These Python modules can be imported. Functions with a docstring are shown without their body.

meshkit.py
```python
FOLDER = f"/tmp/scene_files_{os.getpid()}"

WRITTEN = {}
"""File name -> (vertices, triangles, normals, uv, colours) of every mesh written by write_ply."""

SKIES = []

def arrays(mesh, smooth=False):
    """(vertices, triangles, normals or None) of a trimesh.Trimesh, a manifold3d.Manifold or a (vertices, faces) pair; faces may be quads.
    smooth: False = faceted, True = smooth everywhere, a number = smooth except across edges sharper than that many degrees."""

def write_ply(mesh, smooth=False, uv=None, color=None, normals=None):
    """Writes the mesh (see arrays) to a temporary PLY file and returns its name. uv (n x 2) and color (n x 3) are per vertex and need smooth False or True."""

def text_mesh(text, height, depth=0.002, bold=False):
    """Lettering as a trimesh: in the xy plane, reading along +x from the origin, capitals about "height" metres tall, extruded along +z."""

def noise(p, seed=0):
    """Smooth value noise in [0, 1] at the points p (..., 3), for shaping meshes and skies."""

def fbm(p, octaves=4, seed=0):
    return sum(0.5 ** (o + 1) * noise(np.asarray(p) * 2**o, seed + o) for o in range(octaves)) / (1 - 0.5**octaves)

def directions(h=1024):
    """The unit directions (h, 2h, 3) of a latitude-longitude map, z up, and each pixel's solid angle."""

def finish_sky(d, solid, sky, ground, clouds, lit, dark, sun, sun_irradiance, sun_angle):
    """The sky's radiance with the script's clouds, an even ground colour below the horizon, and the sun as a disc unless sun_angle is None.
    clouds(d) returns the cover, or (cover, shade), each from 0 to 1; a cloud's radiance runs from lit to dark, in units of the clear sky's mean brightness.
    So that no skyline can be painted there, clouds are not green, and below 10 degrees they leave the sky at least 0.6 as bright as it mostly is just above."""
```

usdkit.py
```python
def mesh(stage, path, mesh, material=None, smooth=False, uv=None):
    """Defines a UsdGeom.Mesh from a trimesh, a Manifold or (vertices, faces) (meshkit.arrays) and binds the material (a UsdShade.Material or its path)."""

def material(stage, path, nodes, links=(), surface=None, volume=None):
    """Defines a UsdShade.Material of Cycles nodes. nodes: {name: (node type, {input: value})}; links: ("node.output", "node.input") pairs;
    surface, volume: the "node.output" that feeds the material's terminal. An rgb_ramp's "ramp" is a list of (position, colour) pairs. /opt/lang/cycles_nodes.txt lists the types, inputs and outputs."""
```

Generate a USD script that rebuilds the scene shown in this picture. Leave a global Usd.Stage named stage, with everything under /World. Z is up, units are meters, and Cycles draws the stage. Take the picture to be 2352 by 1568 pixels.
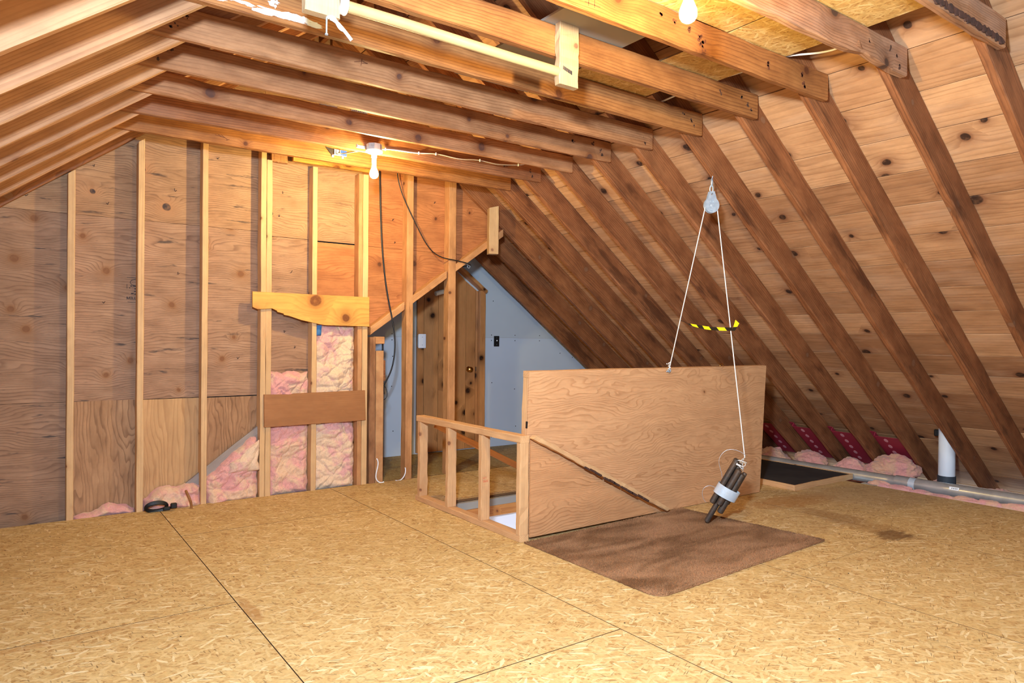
import math, random
import numpy as np
import trimesh
import usdkit, meshkit
from shapely.geometry import Polygon, box as sbox
from shapely.ops import unary_union
from pxr import Usd, UsdGeom, UsdLux, UsdShade, Gf, Sdf, Vt

stage = Usd.Stage.CreateInMemory()
UsdGeom.SetStageUpAxis(stage, "Z")
UsdGeom.SetStageMetersPerUnit(stage, 1.0)
UsdGeom.Xform.Define(stage, "/World")
UsdGeom.Scope.Define(stage, "/World/Looks")
random.seed(7)
rng = np.random.default_rng(7)

# ------------------------------------------------------------------ camera, sky, large lights, exposure
FOC, YAW, PITCH, ROLL, CAM_H = 1605.2, 0.6218, -0.0045, 0.0089, 1.1908
EXPOSURE = 0.0
_F = np.array([math.sin(YAW) * math.cos(PITCH), math.cos(YAW) * math.cos(PITCH), math.sin(PITCH)])
_R0 = np.array([math.cos(YAW), -math.sin(YAW), 0.0]); _U0 = np.cross(_R0, _F)
_R = math.cos(ROLL) * _R0 + math.sin(ROLL) * _U0
_U = -math.sin(ROLL) * _R0 + math.cos(ROLL) * _U0
cam = UsdGeom.Camera.Define(stage, "/World/camera")
cam.CreateFocalLengthAttr(36.0 * FOC / 2352.0)
cam.CreateHorizontalApertureAttr(36.0)
cam.CreateVerticalApertureAttr(24.0)
cam.CreateClippingRangeAttr(Gf.Vec2f(0.05, 200.0))
cam.CreateExposureAttr(EXPOSURE)
_M = Gf.Matrix4d(*[*_R, 0.0], *[*_U, 0.0], *[*(-_F), 0.0], 0.0, 0.0, CAM_H, 1.0)
UsdGeom.Xformable(cam).AddTransformOp().Set(_M)

# soft daylight that reaches the loft through its open rear end (behind the camera)
dome = UsdLux.DomeLight.Define(stage, "/World/sky_light")
dome.CreateIntensityAttr(0.30)
dome.CreateColorAttr(Gf.Vec3f(0.74, 0.95, 1.16))
# the photographer's flash head, held up just above and ahead of the tripod
FLASH_P, FLASH_AIM, FLASH_R, FLASH_I = (0.10, 0.45, 1.84), (4.2, 3.2, 1.25), 0.10, 2250.0
flash = UsdLux.DiskLight.Define(stage, "/World/flash_light")
flash.CreateRadiusAttr(FLASH_R)
flash.CreateIntensityAttr(FLASH_I)
flash.CreateColorAttr(Gf.Vec3f(0.70, 0.92, 1.20))
_d = np.array(FLASH_AIM) - np.array(FLASH_P); _d /= np.linalg.norm(_d)
_x = np.cross(_d, [0, 0, 1.0]); _x /= np.linalg.norm(_x); _y = np.cross(-_d, _x)
UsdGeom.Xformable(flash).AddTransformOp().Set(Gf.Matrix4d(*_x, 0.0, *_y, 0.0, *(-_d), 0.0, *FLASH_P, 1.0))
BULB_STRENGTH = 1700.0
BULB_COLOR = (1.0, 0.75, 0.30)

# ------------------------------------------------------------------ scene helpers
_used = {}
def path_for(parent, name):
    base = "/World" if parent is None else str(parent.GetPath())
    k = _used.get((base, name), 0)
    _used[(base, name)] = k + 1
    return f"{base}/{name}" if k == 0 else f"{base}/{name}_{k:03d}"

def tag(p, label=None, cat=None, group=None, kind=None):
    p = p.GetPrim() if hasattr(p, "GetPrim") else p
    for k, v in (("label", label), ("category", cat), ("group", group), ("kind", kind)):
        if v:
            p.SetCustomDataByKey(k, v)
    return p

def xf(name, loc=(0, 0, 0), label=None, cat=None, group=None, kind=None, parent=None, M=None):
    x = UsdGeom.Xform.Define(stage, path_for(parent, name))
    if M is not None:
        x.AddTransformOp().Set(gm(M))
    elif any(loc):
        x.AddTranslateOp().Set(Gf.Vec3d(*map(float, loc)))
    return tag(x, label, cat, group, kind)

def gm(M):
    return Gf.Matrix4d(np.asarray(M, float).T.tolist())

def frame(o, ex, ey, ez):
    M = np.eye(4)
    M[:3, 0], M[:3, 1], M[:3, 2], M[:3, 3] = ex, ey, ez, o
    return M

def put(name, mesh, mat, parent=None, M=None, smooth=False, label=None, cat=None, group=None, kind=None):
    p = path_for(parent, name)
    m = usdkit.mesh(stage, p, mesh, mat, smooth=smooth)
    m.CreateDoubleSidedAttr(True)
    if M is not None:
        m.AddTransformOp().Set(gm(M))
    return tag(m, label, cat, group, kind)

def unit(v):
    v = np.asarray(v, float)
    return v / np.linalg.norm(v)

def stick(L, t, h, ch=0.003, seg=10, jit=0.0012, seed=0, cut0=0.0, cut1=0.0, warp=0.0):
    """A piece of sawn timber along +x from 0 to L, t thick (y), h wide (z), edges eased, faces slightly uneven."""
    r = np.random.default_rng(seed)
    a, b = t / 2, h / 2
    prof = np.array([(-a + ch, -b), (a - ch, -b), (a, -b + ch), (a, b - ch), (a - ch, b), (-a + ch, b), (-a, b - ch), (-a, -b + ch)])
    xs = np.linspace(0, L, seg + 1)
    V = []
    for i, x in enumerate(xs):
        u = x / L
        j = r.normal(0, jit, prof.shape) if 0 < i < seg else 0
        p = prof + j
        xx = x + (cut0 * (1 - u) + cut1 * u) * p[:, 1]
        V.append(np.c_[xx, p[:, 0] + warp * math.sin(math.pi * u), p[:, 1]])
    V = np.vstack(V)
    F = []
    n = 8
    for i in range(seg):
        for k in range(n):
            k2 = (k + 1) % n
            p0, p1, p2, p3 = i * n + k, i * n + k2, (i + 1) * n + k2, (i + 1) * n + k
            F += [(p0, p2, p1), (p0, p3, p2)]
    for k in range(1, n - 1):
        F.append((0, k, k + 1))
        o = seg * n
        F.append((o, o + k + 1, o + k))
    m = trimesh.Trimesh(V, np.array(F), process=False)
    if m.volume < 0:
        m.invert()
    return m

def lumber(name, p0, p1, t, h, wide, mat, parent=None, **k):
    """Timber from p0 to p1 (ends of its centre line); `wide` is roughly the direction of its wide side."""
    tags = {q: k.pop(q) for q in ("label", "cat", "group", "kind") if q in k}
    p0, p1 = np.array(p0, float), np.array(p1, float)
    ex = unit(p1 - p0)
    ez = np.asarray(wide, float); ez = unit(ez - ex * (ez @ ex))
    ey = np.cross(ez, ex)
    return put(name, stick(np.linalg.norm(p1 - p0), t, h, **k), mat, parent, frame(p0, ex, ey, ez), **tags)

def bx(x0, x1, y0, y1, z0, z1, ch=0.0):
    if ch <= 0:
        m = trimesh.creation.box([x1 - x0, y1 - y0, z1 - z0])
        m.apply_translation([(x0 + x1) / 2, (y0 + y1) / 2, (z0 + z1) / 2])
        return m
    pts = []
    for sx in (0, 1):
        for sy in (0, 1):
            for sz in (0, 1):
                x, y, z = (x0, x1)[sx], (y0, y1)[sy], (z0, z1)[sz]
                dx, dy, dz = (ch, -ch)[sx], (ch, -ch)[sy], (ch, -ch)[sz]
                pts += [(x + dx, y + dy, z), (x + dx, y, z + dz), (x, y + dy, z + dz)]
    return trimesh.convex.convex_hull(np.array(pts))

def cat(*ms):
    return trimesh.util.concatenate([m for m in ms])

def slab(poly, t):
    """A flat sheet: the polygon lies in local (x, z), the thickness t runs along +y."""
    ms = []
    for g in getattr(poly, "geoms", [poly]):
        if g.area < 1e-6:
            continue
        m = trimesh.creation.extrude_polygon(g, t, engine="earcut")
        v = m.vertices.copy()
        m = trimesh.Trimesh(np.c_[v[:, 0], t - v[:, 2], v[:, 1]], m.faces, process=False)
        ms.append(m)
    m = cat(*ms)
    if m.volume < 0:
        m.invert()
    return m

def slab_up(poly, t):
    return cat(*[trimesh.creation.extrude_polygon(g, t, engine="earcut") for g in getattr(poly, "geoms", [poly])])

def tube(pts, r, sides=10, closed=False):
    p = np.asarray(pts, float)
    n = len(p)
    if closed:
        t = np.roll(p, -1, 0) - np.roll(p, 1, 0)
    else:
        t = np.gradient(p, axis=0)
    t /= np.linalg.norm(t, axis=1, keepdims=True) + 1e-12
    ref = np.array([0, 0, 1.0]) if abs(t[0, 2]) < 0.9 else np.array([1.0, 0, 0])
    a = np.zeros_like(p); a[0] = unit(np.cross(t[0], ref))
    for i in range(1, n):
        q = a[i - 1] - t[i] * (a[i - 1] @ t[i])
        a[i] = unit(q)
    b = np.cross(t, a)
    ang = np.arange(sides) * 2 * np.pi / sides
    rr = np.broadcast_to(r, (n,))[:, None, None]
    v = p[:, None] + rr * (np.cos(ang)[None, :, None] * a[:, None] + np.sin(ang)[None, :, None] * b[:, None])
    v = v.reshape(-1, 3)
    F = []
    for i in range(n if closed else n - 1):
        i2 = (i + 1) % n
        for k in range(sides):
            k2 = (k + 1) % sides
            F += [(i * sides + k, i * sides + k2, i2 * sides + k2), (i * sides + k, i2 * sides + k2, i2 * sides + k)]
    if not closed:
        c0, c1 = len(v), len(v) + 1
        v = np.vstack([v, p[:1], p[-1:]])
        for k in range(sides):
            k2 = (k + 1) % sides
            F += [(c0, k2, k), (c1, (n - 1) * sides + k, (n - 1) * sides + k2)]
    return trimesh.Trimesh(v, np.array(F), process=False)

def spline(pts, n=40):
    from scipy.interpolate import CubicSpline
    p = np.asarray(pts, float)
    s = np.r_[0, np.cumsum(np.linalg.norm(np.diff(p, axis=0), axis=1))]
    return CubicSpline(s, p)(np.linspace(0, s[-1], n))

def lathe(prof, n=32):
    m = trimesh.creation.revolve(np.asarray(prof, float), sections=n)
    if m.volume < 0:
        m.invert()
    return m

def cyl(p0, p1, r, n=20):
    return tube(np.array([p0, p1], float), r, n)

# ------------------------------------------------------------------ material helpers
class G:
    def __init__(s):
        s.n, s.l, s.k = {}, [], 0
    def __call__(s, kind, _out=None, **inp):
        s.k += 1
        name = f"n{s.k}"
        vals = {}
        for k, v in inp.items():
            if isinstance(v, Ref):
                s.l.append((v.s, f"{name}.{k}"))
            else:
                vals[k] = v
        s.n[name] = (kind, vals)
        outs = {"noise_texture": "fac", "voronoi_texture": "distance", "math": "value", "vector_math": "vector", "mix": "color", "rgb_ramp": "color",
                "map_range": "result", "mapping": "vector", "combine_xyz": "vector", "separate_xyz": "x", "white_noise_texture": "value", "bump": "normal",
                "texture_coordinate": "object", "object_info": "location", "principled_bsdf": "BSDF", "geometry": "position", "emission": "emission",
                "hsv": "color", "combine_color": "color", "separate_color": "r", "wave_texture": "fac", "mix_closure": "closure", "translucent_bsdf": "BSDF"}
        return Ref(f"{name}.{_out or outs[kind]}", s, name)
    def math(s, op, a, b=0.0, c=0.0, clamp=False):
        return s("math", math_type=op, value1=a, value2=b, value3=c, use_clamp=clamp)
    def mul(s, a, b): return s.math("multiply", a, b)
    def add(s, a, b): return s.math("add", a, b)
    def vm(s, op, a, b=(0, 0, 0)): return s("vector_math", math_type=op, vector1=a, vector2=b)
    def sc(s, v, x, y, z): return s.vm("multiply", v, (x, y, z))
    def mr(s, v, a, b, c=0.0, d=1.0, smooth=True):
        return s("map_range", range_type="smoothstep" if smooth else "linear", value=v, from_min=a, from_max=b, to_min=c, to_max=d, clamp=True)
    def mixc(s, f, a, b, op="mix"): return s("mix", mix_type=op, fac=f, color1=a, color2=b)
    def done(s, name, surf):
        return usdkit.material(stage, f"/World/Looks/{name}", s.n, s.l, surface=surf.s)

class Ref:
    def __init__(s, t, g, node): s.s, s.g, s.node = t, g, node
    def o(s, out): return Ref(f"{s.node}.{out}", s.g, s.node)

def srgb(r, g, b):
    f = lambda c: ((c / 255 + 0.055) / 1.055) ** 2.4 if c > 10.3 else c / 255 / 12.92
    return (f(r), f(g), f(b))

def wood(name, light, dark, knot=(40, 24, 14), halo=None, ring=14.0, fig=(0.7, 7.0), line=0.55, kscale=3.2, kr=0.06, kprob=0.5, khalo=0.25, kaspect=1.0,
         stain=0.0, stainc=(45, 28, 18), stain_at=0.60, stain_scale=(2.5, 9.0), rough=0.62, tone=0.18, fibre=0.16, wash=0.0, washc=(205, 190, 175), lin=0.0, spec=0.35, mott=0.10, vary=0.55):
    g = G()
    light, dark, knot, stainc, washc = (srgb(*c) for c in (light, dark, knot, stainc, washc))
    halo = srgb(*halo) if halo else dark
    obj = g("texture_coordinate")
    loc = g("object_info")
    off = g.sc(loc, 3.17, 5.71, 4.37)
    v = g.vm("add", obj, off)
    sep = g("separate_xyz", vector=v)
    zz = g.add(sep.o("z"), g.mul(sep.o("y"), 0.8))
    p2 = g("combine_xyz", x=sep.o("x"), y=zz, z=0.0)
    # knots
    wob = g("noise_texture", vector=g.sc(p2, 9, 9, 9), scale=1.0, detail=1.0)
    kv = g.vm("add", g.sc(p2, kscale, kscale * kaspect, 1), g("vector_math", math_type="scale", vector1=g.vm("subtract", wob.o("color"), (0.5, 0.5, 0.5)), scale=0.07))
    vor = g("voronoi_texture", dimensions="2D", vector=kv, scale=1.0, randomness=0.9)
    cr = g("separate_color", color=vor.o("color"))
    has = g.math("less_than", cr.o("r"), kprob)
    size = g.add(0.55, g.mul(cr.o("g"), 0.9))
    d = g.math("divide", vor, size)
    d = g.add(d, g.mul(g.math("subtract", 1.0, has), 9.0))
    kcore = g.mr(d, kr, kr * 0.72)
    kring = g.mr(d, kr * 1.6, kr)
    khal = g.mr(d, kr * 4.5, kr * 0.6)
    # annual ring figure
    big = g("noise_texture", vector=g.sc(v, fig[0], fig[1] * 0.5, fig[1]), scale=1.0, detail=3.5, roughness=0.42, distortion=0.25)
    t = g.add(g.add(g.mul(big, ring), g.mul(zz, lin)), g.mul(g.math("power", g.mr(d, kr * 5, 0.0, 0.0, 1.0, False), 2.0), ring * khalo))
    fr = g.math("fraction", t)
    late = g.add(g.mul(g.mul(g.mr(fr, 0.52, 0.9), g.mr(fr, 1.0, 0.93)), 0.8), g.mul(g.mr(fr, 0.0, 0.9, 0.0, 1.0, False), 0.2))
    breakup = g("noise_texture", vector=g.sc(v, 1.3, 6, 6), scale=1.0, detail=3.0)
    late = g.mul(late, g.mr(breakup, 0.25, 0.65, 0.25, 1.0))
    fib = g("noise_texture", vector=g.sc(v, 5, 160, 160), scale=1.0, detail=2.0)
    fib2 = g("noise_texture", vector=g.sc(v, 1.6, 34, 34), scale=1.0, detail=2.0)
    col = g.mixc(g.mul(late, line), light, dark)
    ft = g.add(1.0 - fibre, g.mul(g.add(g.mul(fib, 0.5), g.mul(fib2, 0.5)), 2 * fibre))
    col = g.mixc(1.0, col, g("combine_color", r=ft, g=ft, b=ft), "multiply")
    # broad tone: one board to the next, and along it
    wn = g("white_noise_texture", vector=loc, dimensions="3D")
    bt = g("noise_texture", vector=g.sc(v, 0.8, 2.5, 2.5), scale=1.0, detail=2.0)
    tn = g.add(1.0 - tone, g.mul(g.add(g.mul(wn, vary), g.mul(bt, 0.45)), 2 * tone))
    tn2 = g.math("power", tn, 1.25)
    col = g.mixc(1.0, col, g("combine_color", r=tn, g=tn2, b=g.math("power", tn, 1.4)), "multiply")
    mo = g("noise_texture", vector=g.sc(v, 5, 13, 13), scale=1.0, detail=5.0, roughness=0.62)
    mt = g.mr(mo, 0.3, 0.7, 1 - mott, 1 + mott, False)
    col = g.mixc(1.0, col, g("combine_color", r=mt, g=g.math("power", mt, 1.2), b=g.math("power", mt, 1.35)), "multiply")
    if wash > 0:
        wnz = g("noise_texture", vector=g.sc(v, 1.5, 7, 7), scale=1.0, detail=4.0, roughness=0.6)
        col = g.mixc(g.mul(g.mr(wnz, 0.48, 0.72), wash), col, washc)
    col = g.mixc(g.mul(khal, 0.5), col, halo)
    col = g.mixc(g.mul(kring, 0.65), col, halo)
    kf = g("noise_texture", vector=g.sc(v, 40, 40, 40), scale=1.0, detail=2.0)
    col = g.mixc(g.mul(kcore, g.mr(kf, 0.2, 0.6, 0.6, 1.0)), col, knot)
    if stain > 0:
        sn = g("noise_texture", vector=g.sc(v, stain_scale[0], stain_scale[1], stain_scale[1]), scale=1.0, detail=4.0, roughness=0.62)
        col = g.mixc(g.mul(g.mr(sn, stain_at, stain_at + 0.12), stain), col, stainc)
    bmp = g("bump", height=g.add(g.mul(fib, 0.5), g.mul(late, 0.15)), strength=0.25, distance=0.002)
    sh = g("principled_bsdf", base_color=col, roughness=rough, specular_ior_level=spec, normal=bmp)
    return g.done(name, sh)

def osb(name, cols, edge=(112, 80, 50), axis="xy", dark=0.5, along=0.0, stains=(), scale=1.0, rough=0.7, tone=0.08):
    """Pressed strand board: several layers of long flakes, the topmost of each spot showing."""
    g = G()
    obj = g("texture_coordinate")
    loc = g("object_info")
    v = g.vm("add", obj, g.sc(loc, 1.37, 2.11, 0.0))
    best = None
    wob = g("noise_texture", vector=g.sc(v, 14, 14, 14), scale=1.0, detail=2.0)
    v2 = g.vm("add", v, g("vector_math", math_type="scale", vector1=g.vm("subtract", wob.o("color"), (0.5, 0.5, 0.5)), scale=0.012))
    wo2 = g("noise_texture", vector=g.sc(v, 75, 75, 75), scale=1.0, detail=3.0, roughness=0.65)
    v2 = g.vm("add", v2, g("vector_math", math_type="scale", vector1=g.vm("subtract", wo2.o("color"), (0.5, 0.5, 0.5)), scale=0.009))
    for i, (ang, lx, ly) in enumerate(((0.1, 17, 95), (0.75, 21, 104), (-0.5, 19, 92), (1.35, 24, 110), (-1.0, 24, 98), (0.4, 15, 84))):
        rot = g("mapping", vector=v2, rotation=(0.0, 0.0, ang + along), location=(3.1 * i, 1.7 * i, 0.0), scale=(1.0, 1.0, 1.0))
        sv = g.sc(rot, lx * scale, ly * scale, 1)
        vo = g("voronoi_texture", dimensions="2D", vector=sv, scale=1.0, randomness=1.0)
        c = g("separate_color", color=vo.o("color"))
        val = c.o("r")
        best = val if best is None else g.math("maximum", best, g.mul(val, 0.99))
    shade = g.mr(best, 0.5, 1.0, 0.0, 1.0, False)
    ramp = g("rgb_ramp", fac=shade, ramp=[(p, srgb(*c)) for p, c in cols])
    fib = g("noise_texture", vector=g.sc(v2, 60, 60, 60), scale=1.0, detail=3.0, roughness=0.7)
    col = g.mixc(1.0, ramp, g("combine_color", r=g.mr(fib, 0.2, 0.8, 0.86, 1.12), g=g.mr(fib, 0.2, 0.8, 0.85, 1.12), b=g.mr(fib, 0.2, 0.8, 0.82, 1.1)), "multiply")
    # dark slivers and bark flecks
    for ang, lx, ly, thr in ((0.25 + along, 16, 210, 0.975), (-0.7 + along, 26, 260, 0.975), (1.2 + along, 34, 180, 0.98), (0.8 + along, 60, 240, 0.985)):
        rot = g("mapping", vector=v, rotation=(0.0, 0.0, ang))
        vo = g("voronoi_texture", dimensions="2D", vector=g.sc(rot, lx * scale, ly * scale, 1), scale=1.0)
        c = g("separate_color", color=vo.o("color"))
        m = g.mul(g.math("greater_than", c.o("g"), thr), g.mul(g.mr(vo, 0.6, 0.3), g.mr(c.o("b"), 0.0, 1.0, 0.35, 1.0, False)))
        col = g.mixc(g.mul(m, dark), col, srgb(92, 62, 36))
    big = g("noise_texture", vector=g.sc(v, 1.6, 1.6, 1), scale=1.0, detail=4.0, roughness=0.6)
    tn = g.mr(big, 0.25, 0.75, 1 - tone, 1 + tone, False)
    col = g.mixc(1.0, col, g("combine_color", r=tn, g=g.math("power", tn, 1.15), b=g.math("power", tn, 1.4)), "multiply")
    if stains:
        pos = g("geometry")
        sn = g("noise_texture", vector=g.sc(pos, 7, 7, 1), scale=1.0, detail=5.0, roughness=0.65)
        sn2 = g("noise_texture", vector=g.sc(pos, 5, 60, 1), scale=1.0, detail=3.0, roughness=0.65)
        for (x, y, ax, ay, rot, amt, c) in stains:
            q = g("mapping", vector=g.vm("subtract", pos, (x, y, 0)), rotation=(0.0, 0.0, rot))
            q = g.sc(q, 1 / ax, 1 / ay, 0)
            ln = g("vector_math", _out="value", math_type="length", vector1=q)
            f = g.math("subtract", g.add(1.1, g.mul(g.add(sn, sn2), 0.9)), g.add(ln, 0.95))
            col = g.mixc(g.mul(g.mr(f, 0.0, 0.5), amt), col, srgb(*c))
    nz = g("separate_xyz", vector=g("geometry", _out="true_normal"))
    col = g.mixc(g.math("less_than", g.math("absolute", nz.o("z")), 0.5), col, srgb(*edge))
    bmp = g("bump", height=g.add(g.mul(shade, 0.6), g.mul(fib, 0.5)), strength=0.35, distance=0.0015)
    sh = g("principled_bsdf", base_color=col, roughness=rough, specular_ior_level=0.3, normal=bmp)
    return g.done(name, sh)

def plain(name, c, rough=0.5, metal=0.0, var=0.0, vs=8.0, spec=0.5, bump=0.0, bs=60.0, c2=None, lo=0.35, hi=0.65):
    g = G()
    col = srgb(*c)
    kw = {}
    obj = g("texture_coordinate")
    if c2 is not None:
        nz = g("noise_texture", vector=obj, scale=vs, detail=5.0, roughness=0.6)
        col = g.mixc(g.mr(nz, lo, hi), col, srgb(*c2))
    if var > 0:
        nz = g("noise_texture", vector=obj, scale=vs, detail=4.0, roughness=0.6)
        t = g.mr(nz, 0.25, 0.75, 1 - var, 1 + var, False)
        col = g.mixc(1.0, col, g("combine_color", r=t, g=t, b=t), "multiply")
    if bump > 0:
        kw["normal"] = g("bump", height=g("noise_texture", vector=obj, scale=bs, detail=4.0), strength=bump, distance=0.002)
    sh = g("principled_bsdf", base_color=col, roughness=rough, metallic=metal, specular_ior_level=spec, **kw)
    return g.done(name, sh)

def glow(name, c, s):
    g = G()
    return g.done(name, g("emission", color=c, strength=s))

def fluff(name, pink, cream, grey, pinkness=0.5, dirt=0.35):
    g = G()
    obj = g("texture_coordinate")
    n1 = g("noise_texture", vector=obj, scale=6.5, detail=5.0, roughness=0.6, distortion=0.6)
    n2 = g("noise_texture", vector=obj, scale=13.0, detail=6.0, roughness=0.65, distortion=1.2)
    n3 = g("noise_texture", vector=obj, scale=90.0, detail=4.0, roughness=0.7)
    col = g.mixc(g.mr(n1, 0.62 - pinkness * 0.3, 0.78 - pinkness * 0.3), srgb(*cream), srgb(*pink))
    col = g.mixc(g.mul(g.mr(n2, 0.55, 0.75), dirt), col, srgb(*grey))
    t = g.mr(n3, 0.25, 0.75, 0.86, 1.1, False)
    col = g.mixc(1.0, col, g("combine_color", r=t, g=t, b=t), "multiply")
    bmp = g("bump", height=g.add(n3, g.mul(n2, 1.5)), strength=0.5, distance=0.006)
    sh = g("principled_bsdf", base_color=col, roughness=0.95, specular_ior_level=0.1, normal=bmp, sheen_weight=0.25)
    return g.done(name, sh)

# ------------------------------------------------------------------ materials
M = {}
M["tie_tan"] = wood("tie_tan", (174, 120, 78), (124, 74, 42), knot=(96, 62, 48), ring=9, fig=(0.5, 5), kscale=3.4, kr=0.07, kprob=0.6, stain=0.55, stain_at=0.66, stainc=(88, 52, 32), tone=0.16, line=0.6, lin=70, fibre=0.24, mott=0.26)
M["tie_brown"] = wood("tie_brown", (152, 98, 60), (102, 58, 34), knot=(76, 44, 32), ring=9, fig=(0.5, 5), kscale=3.4, kr=0.07, kprob=0.45, stain=0.6, stain_at=0.63, stainc=(70, 40, 26), tone=0.2, wash=0.15, washc=(170, 140, 120), lin=70, line=0.75, fibre=0.24, mott=0.26)
M["tie_orange"] = wood("tie_orange", (160, 104, 56), (116, 66, 34), knot=(90, 48, 26), ring=9, fig=(0.5, 5), kscale=3.2, kr=0.07, kprob=0.55, stain=0.6, stain_at=0.64, stainc=(84, 46, 24), tone=0.15, lin=70, line=0.75, fibre=0.24, mott=0.26)
M["tie_grey"] = wood("tie_grey", (170, 122, 86), (118, 76, 50), knot=(80, 56, 44), ring=9, fig=(0.5, 5), kscale=3.0, kr=0.07, kprob=0.4, stain=0.4, stain_at=0.66, stainc=(86, 58, 42), tone=0.12, wash=0.15, lin=90, line=0.75, fibre=0.22, mott=0.26)
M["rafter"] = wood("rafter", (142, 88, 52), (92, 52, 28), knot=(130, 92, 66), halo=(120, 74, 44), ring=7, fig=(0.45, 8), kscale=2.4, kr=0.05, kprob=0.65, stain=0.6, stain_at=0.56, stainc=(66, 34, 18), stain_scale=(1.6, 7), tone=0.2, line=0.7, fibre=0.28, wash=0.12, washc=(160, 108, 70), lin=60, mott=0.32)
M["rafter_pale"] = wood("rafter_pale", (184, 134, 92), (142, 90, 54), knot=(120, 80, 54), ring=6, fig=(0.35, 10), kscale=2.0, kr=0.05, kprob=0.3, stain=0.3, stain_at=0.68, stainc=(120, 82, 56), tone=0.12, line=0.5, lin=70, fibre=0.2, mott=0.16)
M["roof_board"] = wood("roof_board", (176, 126, 84), (132, 86, 52), knot=(58, 36, 24), halo=(132, 84, 54), ring=6, fig=(0.45, 7), kscale=3.0, kr=0.08, kprob=0.42, khalo=0.3, stain=0.4, stain_at=0.66, stainc=(112, 78, 58), stain_scale=(1.5, 8), tone=0.32, line=0.5, wash=0.3, washc=(212, 172, 136), lin=30, fibre=0.2, mott=0.16, vary=0.85)
M["ply"] = wood("ply", (158, 120, 92), (104, 72, 54), knot=(126, 82, 52), halo=(140, 96, 62), ring=15, fig=(1.3, 4.5), kscale=3.4, kr=0.06, kprob=0.5, khalo=0.25, kaspect=1.0, stain=0.85, stain_at=0.6, stainc=(62, 54, 52), stain_scale=(4, 24), tone=0.08, line=0.6, rough=0.75, lin=58, fibre=0.2, mott=0.2)
M["ply_red"] = wood("ply_red", (176, 112, 66), (128, 72, 38), knot=(96, 56, 32), ring=13, fig=(1.2, 4.5), kscale=3.2, kr=0.06, kprob=0.35, stain=0.7, stain_at=0.69, stainc=(70, 42, 30), stain_scale=(5, 26), tone=0.08, line=0.55, rough=0.75, lin=52, fibre=0.2, mott=0.2)
M["ply_patch"] = wood("ply_patch", (166, 126, 92), (106, 74, 52), knot=(66, 52, 50), halo=(170, 122, 84), ring=15, fig=(1.3, 4.5), kscale=3.0, kr=0.065, kprob=0.4, khalo=0.4, stain=0.8, stain_at=0.61, stainc=(60, 50, 48), stain_scale=(4, 24), tone=0.08, line=0.6, rough=0.75, lin=58, fibre=0.2, mott=0.2)
M["ply_vert"] = wood("ply_vert", (164, 122, 86), (112, 76, 50), knot=(110, 68, 40), ring=15, fig=(1.4, 5), kscale=2.2, kr=0.07, kprob=0.4, khalo=0.5, stain=0.6, stain_at=0.70, stainc=(66, 50, 44), stain_scale=(5, 26), tone=0.12, line=0.7, rough=0.75, lin=36, fibre=0.2, mott=0.2)
M["ply_pale"] = wood("ply_pale", (196, 152, 104), (152, 106, 68), knot=(84, 54, 36), ring=10, fig=(1.0, 6), kscale=2.4, kr=0.045, kprob=0.4, stain=0.5, stain_at=0.7, stainc=(90, 72, 60), tone=0.12, line=0.5, rough=0.75, lin=36, fibre=0.2)
M["ply_hatch"] = wood("ply_hatch", (204, 152, 106), (164, 110, 68), knot=(130, 88, 58), ring=20, fig=(1.7, 5), kscale=1.6, kr=0.02, kprob=0.5, khalo=0.3, stain=0.25, stain_at=0.68, stainc=(128, 96, 70), stain_scale=(1.2, 10), tone=0.06, line=0.6, rough=0.6, lin=48, fibre=0.2)
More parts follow.
